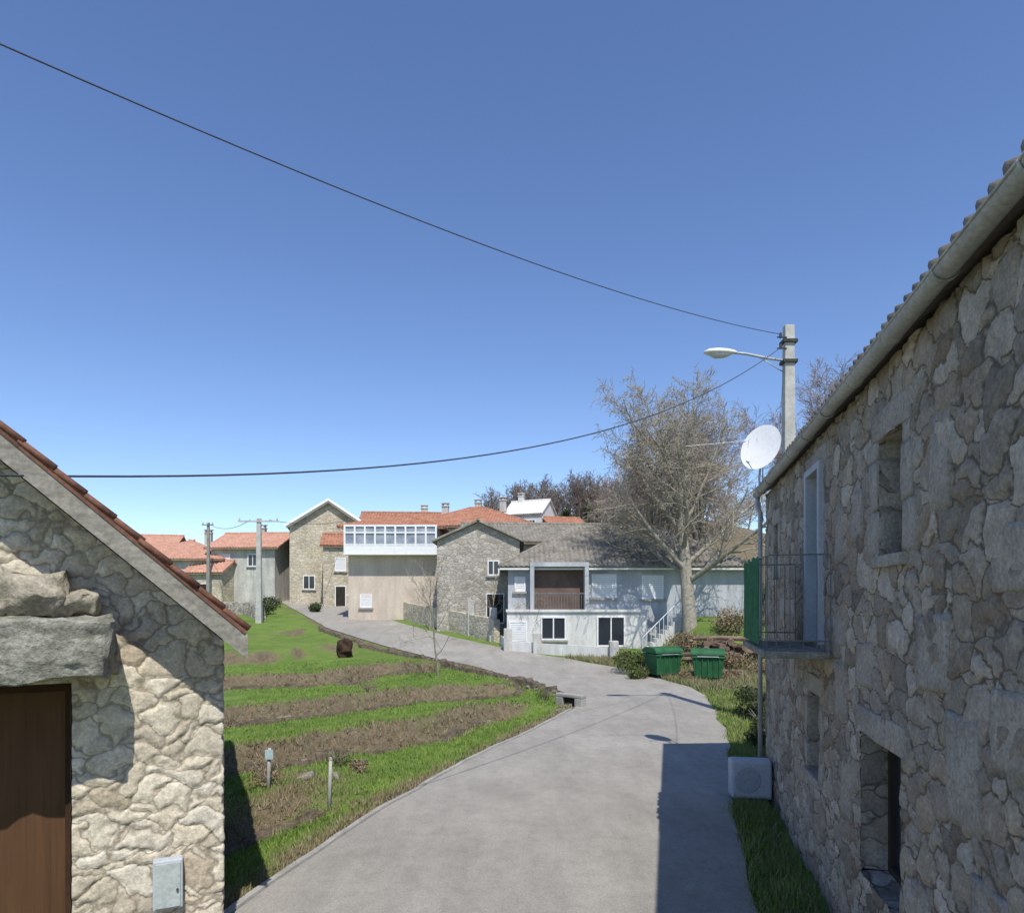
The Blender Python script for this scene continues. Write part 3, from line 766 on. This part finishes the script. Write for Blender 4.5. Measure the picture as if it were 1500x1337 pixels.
house('stone_building', 'weathered grey stone building with gable front and grey roof', -2.0, 44.5, 90, 8, 4.9, 5.2, 1.1, M_gstone, M_fibre, 'gable', .3,
      wins=[('L', .9, 3.6, .7, .9), ('L', 1.0, 1.2, 1.1, 1.8, 'dark')])
house('grey_roofed_house', 'low house with broad grey fibre cement roof behind the stone building', 2.4, 50, 4, 11.5, 8, 5.2, 1.5, M_gstone, M_fibre, 'gable', .4, wins=[('F', -2, 3.6, 1, 1.1)])
gh = house('gallery_house', 'pinkish beige house with white glazed gallery under a clay tile roof', -8.1, 49.6, 0, 6.0, 6.6, 6.5, 1.1, M_beige, M_tile, 'hip', .6,
           wins=[('F', -1.8, 1.4, .8, .9, 'blind')], z=1.6)
def gallery(parent, x0, x1, y0, y1, z0, z1, n, name='glazed_gallery'):
    m = MB(); m.box(x0, x1, y0, y1, z0 - .12, z0, 0); m.box(x0, x1, y0, y1, z1, z1 + .12, 0)
    m.box(x0 + .02, x1 - .02, y0 + .02, y0 + .06, z0, z0 + .5, 0)
    m.box(x0 + .02, x1 - .02, y0 + .08, y0 + .1, z0 + .5, z1, 1)
    for i in range(n + 1):
        x = x0 + (x1 - x0 - .12) * i / n; m.box(x, x + .12, y0, y0 + .07, z0, z1, 0)
    for z_ in (z0 + .5, z0 + 1.3): m.box(x0, x1, y0 + .005, y0 + .075, z_, z_ + .09, 0)
    for xx in (x0, x1 - .1):
        m.box(xx + .02, xx + .06, y0 + .1, y1, z0, z0 + .5, 0); m.box(xx + .03, xx + .05, y0 + .1, y1, z0 + .5, z1, 1)
    m.obj(name, [M_paintw, M_curtain], parent)
gallery(gh, -3.1, 3.1, -4.2, -3.31, 4.6, 6.35, 9)
house('stone_gable_house', 'tall pale stone house with gable front and white verge trim', -17.0, 63.5, 104, 9, 6.4, 7.3, 2.1, M_wstone, M_tile_old, 'gable', .3,
      wins=[('L', .9, 5.3, 1.2, 1.2, 'blind'), ('L', -1.6, 2.4, 1.0, 1.2)], trim=M_paintw, z=2.2, tr=.2)
house('stone_annex', 'low stone annex with clay tile roof beside the gable house', -14.3, 57.6, 8, 2.8, 3.0, 5.4, .9, M_wstone, M_tile, 'gable', .25, wins=[('F', 0, 3.8, .9, 1.1, 'blind'), ('F', 0, 1.1, .9, 1.9, 'dark')], z=2.2)
house('village_house', 'weathered village house with pale clay tile roof behind the field', -30.0, 64, 6, 7.5, 8, 4.3, 1.8, M_oldwhite, M_tile_salmon, 'hip', .5, wins=[('F', -2, 3.0, 1, 1.2), ('F', 1.6, 3.0, 1, 1.2, 'blind'), ('F', 0, 1.0, 1, 1.9, 'dark')], chims=[(1.5, 0, .7)])
house('village_house', 'weathered whitewashed house with clay tile roof and small windows', -23.6, 64, -4, 5.8, 7, 5.1, 1.4, M_oldwhite, M_tile_salmon, 'gable', .5, wins=[('F', -1.6, 3.9, .9, 1.1, 'blind'), ('F', .9, 3.9, .9, 1.1), ('F', -1.4, 1.3, 1, 1.2)], chims=[(0, .5, .8)])
house('village_house', 'stone house with dull red roof peeping above the barn', -37.5, 68, 12, 8, 8, 5.0, 1.8, M_wstone, M_tile_salmon, 'gable', .5, wins=[('F', 0, 3.2, 1, 1.2)])
house('village_house', 'low stone outbuilding with clay roof before the village houses', -26.4, 60.5, -10, 3.4, 3, 3.0, .9, M_wstone, M_tile_salmon, 'gable', .3, wins=[('F', 0, 1.1, .9, 1.8, 'dark')])
house('village_house', 'long house with broad clay tile roof and chimneys on the slope', -3.2, 63, -6, 10.5, 9, 6.5, 1.9, M_oldwhite, M_tile, 'hip', .6, wins=[('F', -4, 5.2, 1, 1.1), ('F', 0, 5.2, 1, 1.1)], chims=[(-3.2, 1, .8), (0, .5, .8), (2.4, 0, .7)])
house('village_house', 'beige house with clay tile roof tucked behind the gallery house', -9.5, 66, 5, 9, 8, 6.3, 1.8, M_beige, M_tile, 'gable', .5, chims=[(1, .5, .8)])
house('village_house', 'small bright white house on the hillside', 2.2, 80, -24, 4.6, 5, 5.0, 1.7, M_white, M_white, 'gable', .2, wins=[('F', -1, 3.8, .8, 1.0), ('F', 1.2, 3.8, .8, 1.0)], chims=[(-1.2, 0, .7)], z=7.9, skirt=6)
house('village_house', 'white house lower on the hillside with clay roof', 5.6, 78, 14, 4.0, 6, 4.2, 1.2, M_white, M_tile, 'gable', .3, wins=[('F', 0, 3.0, .9, 1.1)], z=7.0, skirt=6)

# ------------------------------------------------------------------ trees
def grow(rng, out, p, d, L, r, lvl, P):
    n = P['seg'][lvl]; pts = [p.copy()]; q_ = p.copy(); dirs = [d.copy()]
    for i in range(n):
        d = (d + Vector((rng.gauss(0, 1), rng.gauss(0, 1), rng.gauss(0, 1))) * P['wob'][lvl] + Vector((0, 0, P['up'][lvl]))).normalized()
        q_ = q_ + d * (L / n); pts.append(q_.copy()); dirs.append(d.copy())
    tip = P['tip'][lvl]
    out.append((pts, [r * (1 - (1 - tip) * i / n) for i in range(n + 1)], lvl))
    if lvl < P['max']:
        k = P['kids'][lvl]
        for j in range(k):
            t = P['start'][lvl] + (1 - P['start'][lvl]) * ((j + rng.random()) / k)
            f = t * n; i = min(int(f), n - 1); pos = pts[i].lerp(pts[i + 1], f - i); dd = dirs[i + 1]
            a0_, a1_ = P['ang'][lvl]
            if lvl == 0 and P.get('fan'): a0_, a1_ = a1_ - (a1_ - a0_) * t - 6, a1_ - (a1_ - a0_) * t + 6
            ang = math.radians(rng.uniform(a0_, a1_)); ax = dd.orthogonal().normalized(); ax.rotate(Matrix.Rotation((j * 2.4 + rng.uniform(-.4, .4)) if lvl == 0 else rng.uniform(0, 6.283), 3, dd))
            nd = dd.copy(); nd.rotate(Matrix.Rotation(ang, 3, ax))
            rr = r * (1 - (1 - tip) * t)
            lo, hi = (.85, 1.08) if lvl == 0 else (.7, 1.15)
            grow(rng, out, pos, nd, L * P['len'][lvl] * rng.uniform(lo, hi) * (1.15 - P.get('lt', .45) * t), rr * P['rr'][lvl], lvl + 1, P)

def tree_parts(seed, L, r, P):
    rng = random.Random(seed); out = []
    grow(rng, out, Vector((0, 0, -.2)), Vector((rng.gauss(0, .04), rng.gauss(0, .04), 1)).normalized(), L, r, 0, P)
    tr, cr = MB(), MB()
    for pts, rad, lv in out:
        sides = (9, 7, 5, 3, 3, 3)[lv]
        (tr if lv <= 1 else cr).tube(pts, [max(x, P.get('minr', .006)) for x in rad], sides, cap=False)
    return tr, cr
M_bark = noise_mat('pale_lichen_bark', (.26, .235, .185), (.48, .44, .36), 8, bump=.6, fine=35, dirt=.4)
M_twig = noise_mat('pale_twigs', (.31, .27, .215), (.46, .41, .33), 2, bump=0, dirt=.3)
M_barkd = noise_mat('grey_brown_bark', (.20, .175, .15), (.34, .30, .26), 6, bump=.4, dirt=.3)
M_twigd = noise_mat('purple_brown_twigs', (.28, .225, .21), (.41, .34, .32), 1, bump=0, dirt=.2)
M_twigh = noise_mat('hill_twigs', (.16, .13, .11), (.27, .22, .19), .4, bump=0, dirt=.2)
def tree(name, label, x, y, parts, mt, mc, sc=1, rz=0, group=None, z=None):
    e = thing(name, label, 'tree', (x, y, T(x, y) if z is None else z), rz, group); e.scale = (sc, sc, sc)
    if isinstance(parts[0], MB):
        a_ = parts[0].obj('trunk', mt, e, smooth=True); b_ = parts[1].obj('crown', mc, e, smooth=True)
    else:
        a_ = parts[0].copy(); b_ = parts[1].copy()
        for o in (a_, b_): col.objects.link(o); o.parent = e
    return a_, b_
P1 = dict(seg=[8, 8, 6, 4, 3], wob=[.035, .09, .14, .18, .2], up=[.02, .035, .02, .0, -.02], tip=[.35, .28, .3, .35, .4], kids=[18, 10, 8, 6], start=[.26, .16, .12, .1], ang=[(16, 76), (30, 60), (28, 62), (25, 60)], len=[.76, .45, .5, .52], rr=[.48, .5, .5, .6], max=4, minr=.009, fan=True, lt=.42)
tree('spreading_tree', 'tall rounded bare tree with pale lichened limbs beside the white house', 8.3, 31.8, tree_parts(3, 7.6, .34, P1), M_bark, M_twig, 1.06)
P2 = dict(seg=[6, 8, 6, 4, 3], wob=[.03, .06, .11, .15, .18], up=[.03, .05, .03, .02, .01], tip=[.45, .22, .3, .4, .5], kids=[12, 12, 8, 6], start=[.35, .16, .12, .1], ang=[(10, 46), (24, 52), (24, 54), (25, 55)], len=[1.15, .38, .5, .55], rr=[.52, .45, .5, .6], max=4, minr=.011, lt=.3)
bp = tree_parts(11, 6.2, .36, P2)
a0, b0 = tree('bare_tree', 'broad rounded bare winter tree with fine purple-brown twigs', 12.6, 45.0, bp, M_barkd, M_twigd, 1.0, 0, 'bare winter trees')
tree('bare_tree', 'broad rounded bare winter tree with fine purple-brown twigs', 21.3, 48, (a0, b0), None, None, 1.22, 4, 'bare winter trees')
tree('bare_tree', 'broad rounded bare winter tree with fine purple-brown twigs', 9.6, 46, (a0, b0), None, None, .78, 2.1, 'bare winter trees')
P3 = dict(seg=[5, 5, 4, 3], wob=[.06, .15, .2, .2], up=[.02, .06, .03, .0], tip=[.4, .3, .3, .4], kids=[9, 6, 4], start=[.3, .2, .1], ang=[(25, 60), (30, 60), (30, 60)], len=[.55, .5, .5], rr=[.5, .5, .6], max=3, minr=.005)
tree('young_tree', 'slender bare young tree growing on the field corner by the bend', -2.9, 26.8, tree_parts(5, 3.5, .045, P3), M_bark, M_twig)
tree('young_tree', 'small bare tree against the pale garden wall', -4.9, 40.6, tree_parts(9, 3.6, .05, P3), M_bark, M_twig)
tree('young_tree', 'small bare tree against the stone building', -1.2, 38.4, tree_parts(8, 3.2, .05, P3), M_bark, M_twig)
tree('young_tree', 'small bare tree behind the white garden wall', .8, 34.0, tree_parts(18, 2.4, .05, P3), M_bark, M_twig)

P4 = dict(seg=[5, 4, 3, 2], wob=[.06, .12, .16, .2], up=[.03, .06, .05, .02], tip=[.3, .3, .4, .5], kids=[11, 8, 5], start=[.15, .2, .1], ang=[(25, 60), (25, 55), (25, 55)], len=[.55, .5, .5], rr=[.45, .5, .6], max=3, minr=.022)
base = []
for sd_ in (1, 2, 3):
    a_, b_ = tree_parts(sd_, 6.2, .17, P4)
    V = np.array(a_.v + b_.v); o = len(a_.v); F = [f for f in a_.f] + [tuple(i + o for i in f) for f in b_.f]
    base.append((V, np.array(F)))
wr = random.Random(5); AV = []; AF = []; off = 0
for i in range(105):
    x = wr.uniform(-9, 22) if i < 85 else wr.uniform(22, 55); y = wr.uniform(90, 114)
    if x < 0: y = max(y, 99)
    V, F = base[i % 3]; sc = wr.uniform(.7, 1.1) * (1.0 if x > -3 else .75); t = wr.uniform(0, 6.28); c_, s_ = math.cos(t), math.sin(t)
    W_ = V.copy() * sc; X = W_[:, 0] * c_ - W_[:, 1] * s_; Y = W_[:, 0] * s_ + W_[:, 1] * c_
    W_[:, 0] = X + x; W_[:, 1] = Y + y; W_[:, 2] += T(x, y) - .3
    AV.append(W_); AF.append(F + off); off += len(V)
def np_obj(name, V, F, mat, smooth=False):
    me = bpy.data.meshes.new(name); n = len(F); k_ = F.shape[1]
    me.vertices.add(len(V)); me.vertices.foreach_set('co', V.astype(np.float32).ravel())
    me.loops.add(n * k_); me.loops.foreach_set('vertex_index', F.astype(np.int32).ravel())
    me.polygons.add(n); me.polygons.foreach_set('loop_start', np.arange(0, n * k_, k_, dtype=np.int32))
    me.update(calc_edges=True); me.materials.append(mat)
    o = bpy.data.objects.new(name, me); col.objects.link(o); return o
o = np_obj('woodland', np.vstack(AV), np.vstack(AF), M_twigh); o['kind'] = 'stuff'; o['label'] = 'bare brown woodland covering the hill behind the village'

def leaf_cloud(rng, n, blobs, size):
    V = np.zeros((n * 4, 3))
    for i in range(n):
        b_ = blobs[rng.randrange(len(blobs))]
        while True:
            v = Vector((rng.uniform(-1, 1), rng.uniform(-1, 1), rng.uniform(-1, 1)))
            if .35 < v.length < 1: break
        p = Vector((b_[0] + v.x * b_[3], b_[1] + v.y * b_[3], b_[2] + v.z * b_[3] * b_[4]))
        a_ = Vector((rng.gauss(0, 1), rng.gauss(0, 1), rng.gauss(0, 1))).normalized(); c_ = a_.orthogonal().normalized(); c_.rotate(Matrix.Rotation(rng.uniform(0, 6), 3, a_)); d_ = a_.cross(c_)
        s_ = size * rng.uniform(.6, 1.3)
        for j, (u, w_) in enumerate(((-1, 0), (0, -.5), (1, 0), (0, .5))): V[i * 4 + j] = p + c_ * u * s_ + d_ * w_ * s_
    F = np.arange(n * 4).reshape(-1, 4); return V, F
M_leaf = noise_mat('evergreen_leaves', (.04, .06, .025), (.08, .105, .04), .8, bump=0, dirt=.3)
M_leaf2 = noise_mat('shrub_leaves', (.07, .11, .03), (.17, .19, .065), 1.5, bump=0, dirt=.3)
def evergreen(x, y, h, rng, label):
    e = thing('evergreen_tree', label, 'tree', (x, y, T(x, y)), 0, 'evergreen trees on the hill')
    m = MB(); m.tube([(0, 0, -.3), (0, 0, h * .5), (.1, 0, h * .9)], [.16, .12, .04], 7)
    for k_ in range(9):
        t = rng.uniform(0, 6.28); z_ = h * rng.uniform(.35, .85); m.tube([(0, 0, z_), (math.cos(t) * h * .16, math.sin(t) * h * .16, z_ + .3)], [.05, .02], 4)
    m.obj('trunk', M_barkd, e)
    bl = [(rng.uniform(-.16, .16) * h, rng.uniform(-.14, .14) * h, h * rng.uniform(.3, .95), h * rng.uniform(.08, .17), .8) for _ in range(18)]
    V, F = leaf_cloud(rng, 1700, bl, .2); o = np_obj('crown', V, F, M_leaf); o.parent = e
er = random.Random(3)
for (x, y, h_) in [(-5.5, 98, 5.5), (-7.0, 101, 5), (7.5, 92, 5), (10.5, 93, 5), (9.2, 90, 4)]:
    evergreen(x, y, h_, er, 'dark evergreen tree with dense clumped crown on the hillside')
def shrub(x, y, r_, n, mat, label, cat='shrub', name='shrub', flat=.8, size=.05, group=None):
    e = thing(name, label, cat, (x, y, T(x, y)), 0, group)
    bl = [(er.uniform(-.6, .6) * r_, er.uniform(-.6, .6) * r_, r_ * flat * er.uniform(.3, .8), r_ * er.uniform(.35, .6), flat) for _ in range(9)]
    V, F = leaf_cloud(er, n, bl, size); o = np_obj('foliage', V, F, mat); o.parent = e
    m = MB()
    for k_ in range(14):
        t = er.uniform(0, 6.28); q_ = r_ * er.uniform(.3, .9); m.tube([(0, 0, -.1), (math.cos(t) * q_ * .5, math.sin(t) * q_ * .5, r_ * .5), (math.cos(t) * q_, math.sin(t) * q_, r_ * flat * er.uniform(.8, 1.5))], [.014, .009, .004], 4)
    m.obj('stem', M_barkd, e)
M_dryleaf = noise_mat('dry_bramble', (.20, .14, .08), (.38, .30, .19), 2, bump=0, dirt=.3)
shrub(4.9, 26.9, .95, 2200, M_leaf2, 'green shrub beside the waste containers', size=.06)
shrub(6.0, 27.6, .9, 1800, M_leaf2, 'green shrub beside the waste containers', size=.06)
shrub(4.75, 25.3, .5, 1200, M_leaf2, 'green shrub crowding the side of a waste container', size=.05)
shrub(6.35, 24.6, .4, 700, M_dryleaf, 'brown weeds growing between the waste containers', size=.04, name='bramble')
shrub(7.9, 24.6, .45, 900, M_dryleaf, 'brown weeds growing beside the waste container', size=.04, name='bramble')
shrub(7.4, 29.4, 1.1, 1800, M_dryleaf, 'brown bramble thicket on the bank', size=.05)
shrub(8.8, 27.0, .8, 1400, M_dryleaf, 'brown bramble thicket on the bank', size=.045)
shrub(9.8, 29.5, 1.2, 1800, M_dryleaf, 'brown bramble thicket on the bank', size=.05)
shrub(9.6, 26.2, .8, 1400, M_dryleaf, 'brown bramble thicket on the bank', size=.045)
shrub(11.8, 31, 1.3, 1600, M_dryleaf, 'brown bramble thicket on the bank', size=.05)
shrub(14, 37, 2.0, 1800, M_leaf2, 'green shrub on the bank by the house', size=.09)
for (x, y, r_) in [(5.3, 14.0, .45), (5.75, 15.6, .55), (6.35, 17.4, .6), (7.1, 19.6, .7)]:  # added shrubs: their dark leaves stand in for verge grass in shade
    shrub(x, y, r_, 2400, M_leaf, 'low dark shrub added to stand in for shaded verge grass', size=.035, flat=.6)
shrub(-18.5, 50.5, .9, 700, M_leaf, 'dark shrub by the field wall', size=.09)
shrub(-15.2, 52.0, .8, 700, M_leaf, 'dark shrub by the field wall', size=.09)
shrub(-19.8, 56, 1.1, 700, M_leaf, 'dark shrub before the village houses', size=.09)
shrub(-27, 55, 1.0, 700, M_leaf2, 'green shrub before the village houses', size=.09)
for (x, y, r_) in [(-4.2, 11.8, .35), (-3.2, 12.6, .3), (-5.0, 11.2, .4), (-2.6, 11.6, .22), (-3.3, 7.4, .2), (-5.6, 12.4, .4), (-3.8, 10.6, .28), (.9, 20.2, .3), (-7.2, 17.6, .35), (-4.4, 20.8, .35)]:
    shrub(x, y, r_, 420, M_dryleaf if r_ != .3 else M_leaf2, 'tangle of dry bramble on the field terrace', size=.022, group='dry brambles in the field', name='bramble')

# ------------------------------------------------------------------ waste containers
def dumpster(x, y, rz, label):
    e = thing('waste_container', label, 'waste container', (x, y, T(x, y) + .02), rz, 'green waste containers'); e.scale = (.92, .92, .92)
    w1, w0, d1, d0, h_ = .60, .50, .5, .4, 1.02
    m = MB()
    vs = [(-w0, -d0, .16), (w0, -d0, .16), (w0, d0, .16), (-w0, d0, .16), (-w1, -d1, h_), (w1, -d1, h_), (w1, d1, h_), (-w1, d1, h_)]
    m.add(vs, [(3, 2, 1, 0), (4, 5, 6, 7), (0, 1, 5, 4), (1, 2, 6, 5), (2, 3, 7, 6), (3, 0, 4, 7)])
    for k_ in np.linspace(-.42, .42, 5):
        m.add([(k_ - .03, -d0 - .03, .2), (k_ + .03, -d0 - .03, .2), (k_ + .03, -d1 - .02, h_ - .12), (k_ - .03, -d1 - .02, h_ - .12), (k_ - .03, -d0 + .02, .2), (k_ + .03, -d0 + .02, .2), (k_ + .03, -d1 + .03, h_ - .12), (k_ - .03, -d1 + .03, h_ - .12)], [(0, 1, 2, 3), (0, 3, 7, 4), (1, 5, 6, 2), (3, 2, 6, 7)])
    m.box(-w1 - .04, w1 + .04, -d1 - .04, d1 + .04, h_ - .1, h_ - .02)
    m.obj('bin_body', M_green, e, bevel=.02)
    m = MB(); vs = []; fs = []
    N = 10
    for i in range(N + 1):
        t = math.pi * i / N; y_ = -math.cos(t) * (d1 + .05); z_ = h_ + .02 + .24 * max(0.0, math.sin(t)) ** .7
        vs += [(-w1 - .05, y_, z_), (w1 + .05, y_, z_)]
    for i in range(N): fs.append((2 * i, 2 * i + 1, 2 * i + 3, 2 * i + 2))
    fs.append(tuple(range(0, 2 * N + 2, 2))); fs.append(tuple(range(2 * N + 1, 0, -2))); fs.append((0, 2 * N, 2 * N + 1, 1))
    m.add(vs, fs); m.obj('lid', M_green, e, bevel=.015)
    for (sx, sy) in ((-1, -1), (1, -1), (-1, 1), (1, 1)):
        m = MB(); m.tube([(sx * .42 - .03, sy * .3, .08), (sx * .42 + .03, sy * .3, .08)], .085, 14); m.obj('wheel', M_rubber, e)
    m = MB(); m.tube([(-.4, -d1 - .07, h_ - .03), (.4, -d1 - .07, h_ - .03)], .015, 6); m.obj('handle', M_metal, e)
dumpster(5.65, 25.6, .35, 'green waste container with rounded lid beside the road bend')
dumpster(7.05, 24.6, -.25, 'green waste container with dark wheels beside the log pile')

lg = random.Random(4); first = None
M_log = noise_mat('log_bark', (.14, .10, .075), (.30, .22, .16), 5, bump=.5, dirt=.4)
for row, n in enumerate((11, 9, 6, 3)):
    for i in range(n):
        x = 7.5 + (i + row * .6) * .24 + lg.uniform(-.05, .05); y = 28.0 + lg.uniform(-.3, .3)
        if first is None:
            m = MB(); m.tube([(0, -1.0, 0), (.04, 0, .03), (0, 1.0, 0)], [.12, .11, .09], 8); first = m.obj('log', M_log, smooth=False); o = first
        else: o = first.copy(); col.objects.link(o)
        sc = lg.uniform(.7, 1.25); o.scale = (sc, lg.uniform(.7, 1.1), sc)
        o.location = (x, y, T(x, 28) + .1 + row * .2); o.rotation_euler = (lg.uniform(-.06, .06), lg.uniform(0, 6), lg.uniform(.9, 1.5) if lg.random() < .7 else lg.uniform(-.3, .3))
        tag(o, 'cut brown log stacked on the bank behind the containers', 'log', 'stacked logs')
for i in range(5):
    m = MB(); m.box(-1.2, 1.2, -.09, .09, 0, .06); o = m.obj('timber_plank', M_oldwood, loc=(8.3 + lg.uniform(-.3, .3), 25.9 + i * .22, T(8.3, 26) + .03 + .035 * i), rot=(0, 0, lg.uniform(-.15, .15)), bevel=.006)
    tag(o, 'grey weathered plank lying on the grass by the containers', 'plank', 'planks on the grass')

def post(x, y, h_, label, plate=False):
    e = thing('field_post', label, 'post', (x, y, T(x, y)), 0, 'posts standing in the field')
    m = MB(); m.tube([(0, 0, -.2), (.01, 0, h_ * .5), (.02, .01, h_)], [.030, .028, .024], 8); m.obj('shaft', M_pole, e, smooth=True)
    if plate:
        m = MB(); m.box(-.03, .09, -.045, -.035, h_ - .16, h_ - .02); m.obj('tag', noise_mat('pale_blue_tag', (.40, .55, .60), (.50, .66, .70), 9, bump=0), e)
    else:
        m = MB(); m.tube([(.02, .01, h_), (.02, .01, h_ + .04)], [.03, .02], 8); m.obj('cap', M_granite2, e)
post(-3.68, 10.3, .62, 'weathered concrete post with pale blue tag among brambles', True)
post(-2.68, 10.0, .70, 'thin pale post standing in rough grass')
o = rough_block('tree_stump', (.55, .5, 1.0), noise_mat('dark_bark', (.035, .022, .015), (.10, .06, .04), 5, bump=.8, dirt=.5), None, (-7.9, 32.2, T(-7.9, 32.2) + .36), amp=.16, cuts=12, rnds=.6)
tag(o, 'dark brown old tree stump in the grass field', 'tree stump')
M_rock = noise_mat('field_rock', (.20, .18, .15), (.44, .40, .34), 6, bump=.7, dirt=.5)
rocks = [rough_block('field_rock', (.2, .15, .11), M_rock, None, (-3.3, 11.0, 0), amp=.07, cuts=5, rnds=.4, seed=i) for i in range(3)]
for r_ in rocks: r_.location = (-3.3 + er.uniform(-.5, .5), 10.9 + er.uniform(-.3, .3), 0)
rk = random.Random(12); allr = list(rocks)
for i in range(90):
    y = rk.uniform(18, 26); x = xl(y) - rk.uniform(.15, .6)
    if i % 3:
        L_ = rk.choice(LINES[1:5]); y = rk.uniform(10, 28); x = -5
        for _ in range(14): x = x + .8 * (field_s(x, y) - L_) / .62
        x += rk.gauss(0, .12)
        if x > xl(y) - .3 or x < -14: continue
    o = rk.choice(rocks).copy(); col.objects.link(o); sc = rk.uniform(.4, 1.1); o.scale = (sc, sc, sc * .9); o.rotation_euler = (0, 0, rk.uniform(0, 6)); o.location = (x, y, 0); allr.append(o)
for o in allr:
    o.location.z = T(o.location.x, o.location.y) + .02; tag(o, 'small grey fieldstone lying on the terrace edge', 'stone', 'fieldstones along the terraces')
cu = thing('culvert', 'small concrete culvert headwall with dark opening beside the road bend', 'culvert', (1.65, 19.2, T(1.65, 19.2) - .02), math.radians(-40))
m = MB(); m.box(-.45, -.2, -.12, .12, -.2, .26); m.box(.2, .45, -.12, .12, -.2, .26); m.box(-.45, .45, -.12, .12, .261, .36); m.obj('headwall', M_conc, cu, bevel=.02)
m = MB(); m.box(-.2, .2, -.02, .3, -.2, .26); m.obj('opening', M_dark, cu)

# ------------------------------------------------------------------ grass blades
def blades(name, n, sampler, hmin, hmax, mat, label, seed):
    g = random.Random(seed); V = []; D = []
    for i in range(n):
        x, y, k1 = sampler(g)
        if x is None: continue
        z_ = T(x, y); dr = dryness(x, y) if k1 is None else k1
        for q_ in range(3):
            xx, yy = x + g.gauss(0, .03), y + g.gauss(0, .03)
            h_ = g.uniform(hmin, hmax) * (1 + dr * 1.1); a_ = g.uniform(0, 6.28); wd = .005 + .0006 * y; ln_ = g.gauss(0, .5) * h_; b_ = g.uniform(0, 6.28)
            dx, dy = math.cos(a_) * wd, math.sin(a_) * wd
            V += [(xx - dx, yy - dy, z_ - .01), (xx + dx, yy + dy, z_ - .01), (xx + math.cos(b_) * ln_, yy + math.sin(b_) * ln_, z_ + h_)]
            D += [dr, dr, dr + .1]
    V = np.array(V); F = np.arange(len(V)).reshape(-1, 3)
    o = np_obj(name, V, F, mat); at = o.data.attributes.new('dry', 'FLOAT', 'POINT'); at.data.foreach_set('value', D)
    o['kind'] = 'stuff'; o['label'] = label; return o
M_blade = grass_mat('grass_blade', (.15, .235, .055), (.24, .345, .08), (.20, .165, .10), (.38, .32, .21), bump=False)
def samp_field(g):
    y = 6.3 + 24 * g.random() ** 1.6
    x = xl(y) - .16 - g.random() ** 1.3 * (4 + y * .28)
    if x < -.46 * y - .3: return None, None, None
    return x, y, None
blades('field_grass', 36000, samp_field, .02, .07, M_blade, 'green and dry grass tufts on the terraced field', 1)
def samp_bank(g):
    L_ = LINES[1 + g.randrange(4)]; y = g.uniform(9, 34); x = -5
    for _ in range(8): x = x + .8 * (field_s(x, y) - L_) / .62
    x += g.gauss(.05, .25)
    if x > xl(y) - .3 or x < -.46 * y - .6: return None, None, None
    return x, y, g.uniform(.5, 1)
blades('bank_grass', 6000, samp_bank, .03, .08, M_blade, 'long dry grass growing on the terrace banks', 5)
def samp_verge(g):
    y = g.uniform(5, 22); w_ = 1.54 + .23 * y if y < 10.9 else xr(y) + 1.8
    x = xr(y) + (w_ - .1 - xr(y)) * g.random()
    return x, y, g.uniform(0, .45)
blades('verge_grass', 7000, samp_verge, .04, .12, M_blade, 'grass growing along the foot of the stone house', 2)
def samp_bend(g):
    y = g.uniform(22, 31); x = xr(y) + g.random() ** 1.5 * 5 + .1
    return x, y, g.uniform(0, .8)
blades('verge_grass', 6000, samp_bend, .06, .18, M_blade, 'grass growing around the containers by the bend', 3)

# ------------------------------------------------------------------ light, sky, camera
d = Vector((-.80, 3.05, -4.72))
sun = bpy.data.lights.new('sun', 'SUN'); sun.energy = 4.8; sun.angle = math.radians(.5); sun.color = (1, .95, .86)
so = bpy.data.objects.new('sun', sun); so.rotation_euler = d.to_track_quat('-Z', 'Y').to_euler(); so.location = (3, -8, 20); col.objects.link(so)
w = bpy.data.worlds.new('World'); scene.world = w; w.use_nodes = True
nt = w.node_tree; bg = nt.nodes['Background']; sk = nt.nodes.new('ShaderNodeTexSky'); sk.sky_type = 'NISHITA'; sk.sun_disc = False
sk.sun_elevation = math.atan2(4.72, math.hypot(.80, 3.05)); sk.sun_rotation = math.atan2(.80, -3.05)
sk.air_density = 1.0; sk.dust_density = .2; sk.ozone_density = 3.2; sk.altitude = 600
hsv = nt.nodes.new('ShaderNodeHueSaturation'); hsv.inputs['Saturation'].default_value = 1.08; hsv.inputs['Hue'].default_value = .508; hsv.inputs['Value'].default_value = 1.18
nt.links.new(sk.outputs[0], hsv.inputs['Color']); nt.links.new(hsv.outputs[0], bg.inputs['Color']); bg.inputs['Strength'].default_value = .15
cam = bpy.data.cameras.new('camera'); co = bpy.data.objects.new('camera', cam); col.objects.link(co)
co.location = (0, 0, 3); co.rotation_euler = (math.radians(90), 0, 0)
cam.sensor_width = 36; cam.sensor_fit = 'HORIZONTAL'; cam.lens = 24; cam.shift_y = .141; cam.clip_end = 5000; cam.clip_start = .05
scene.camera = co
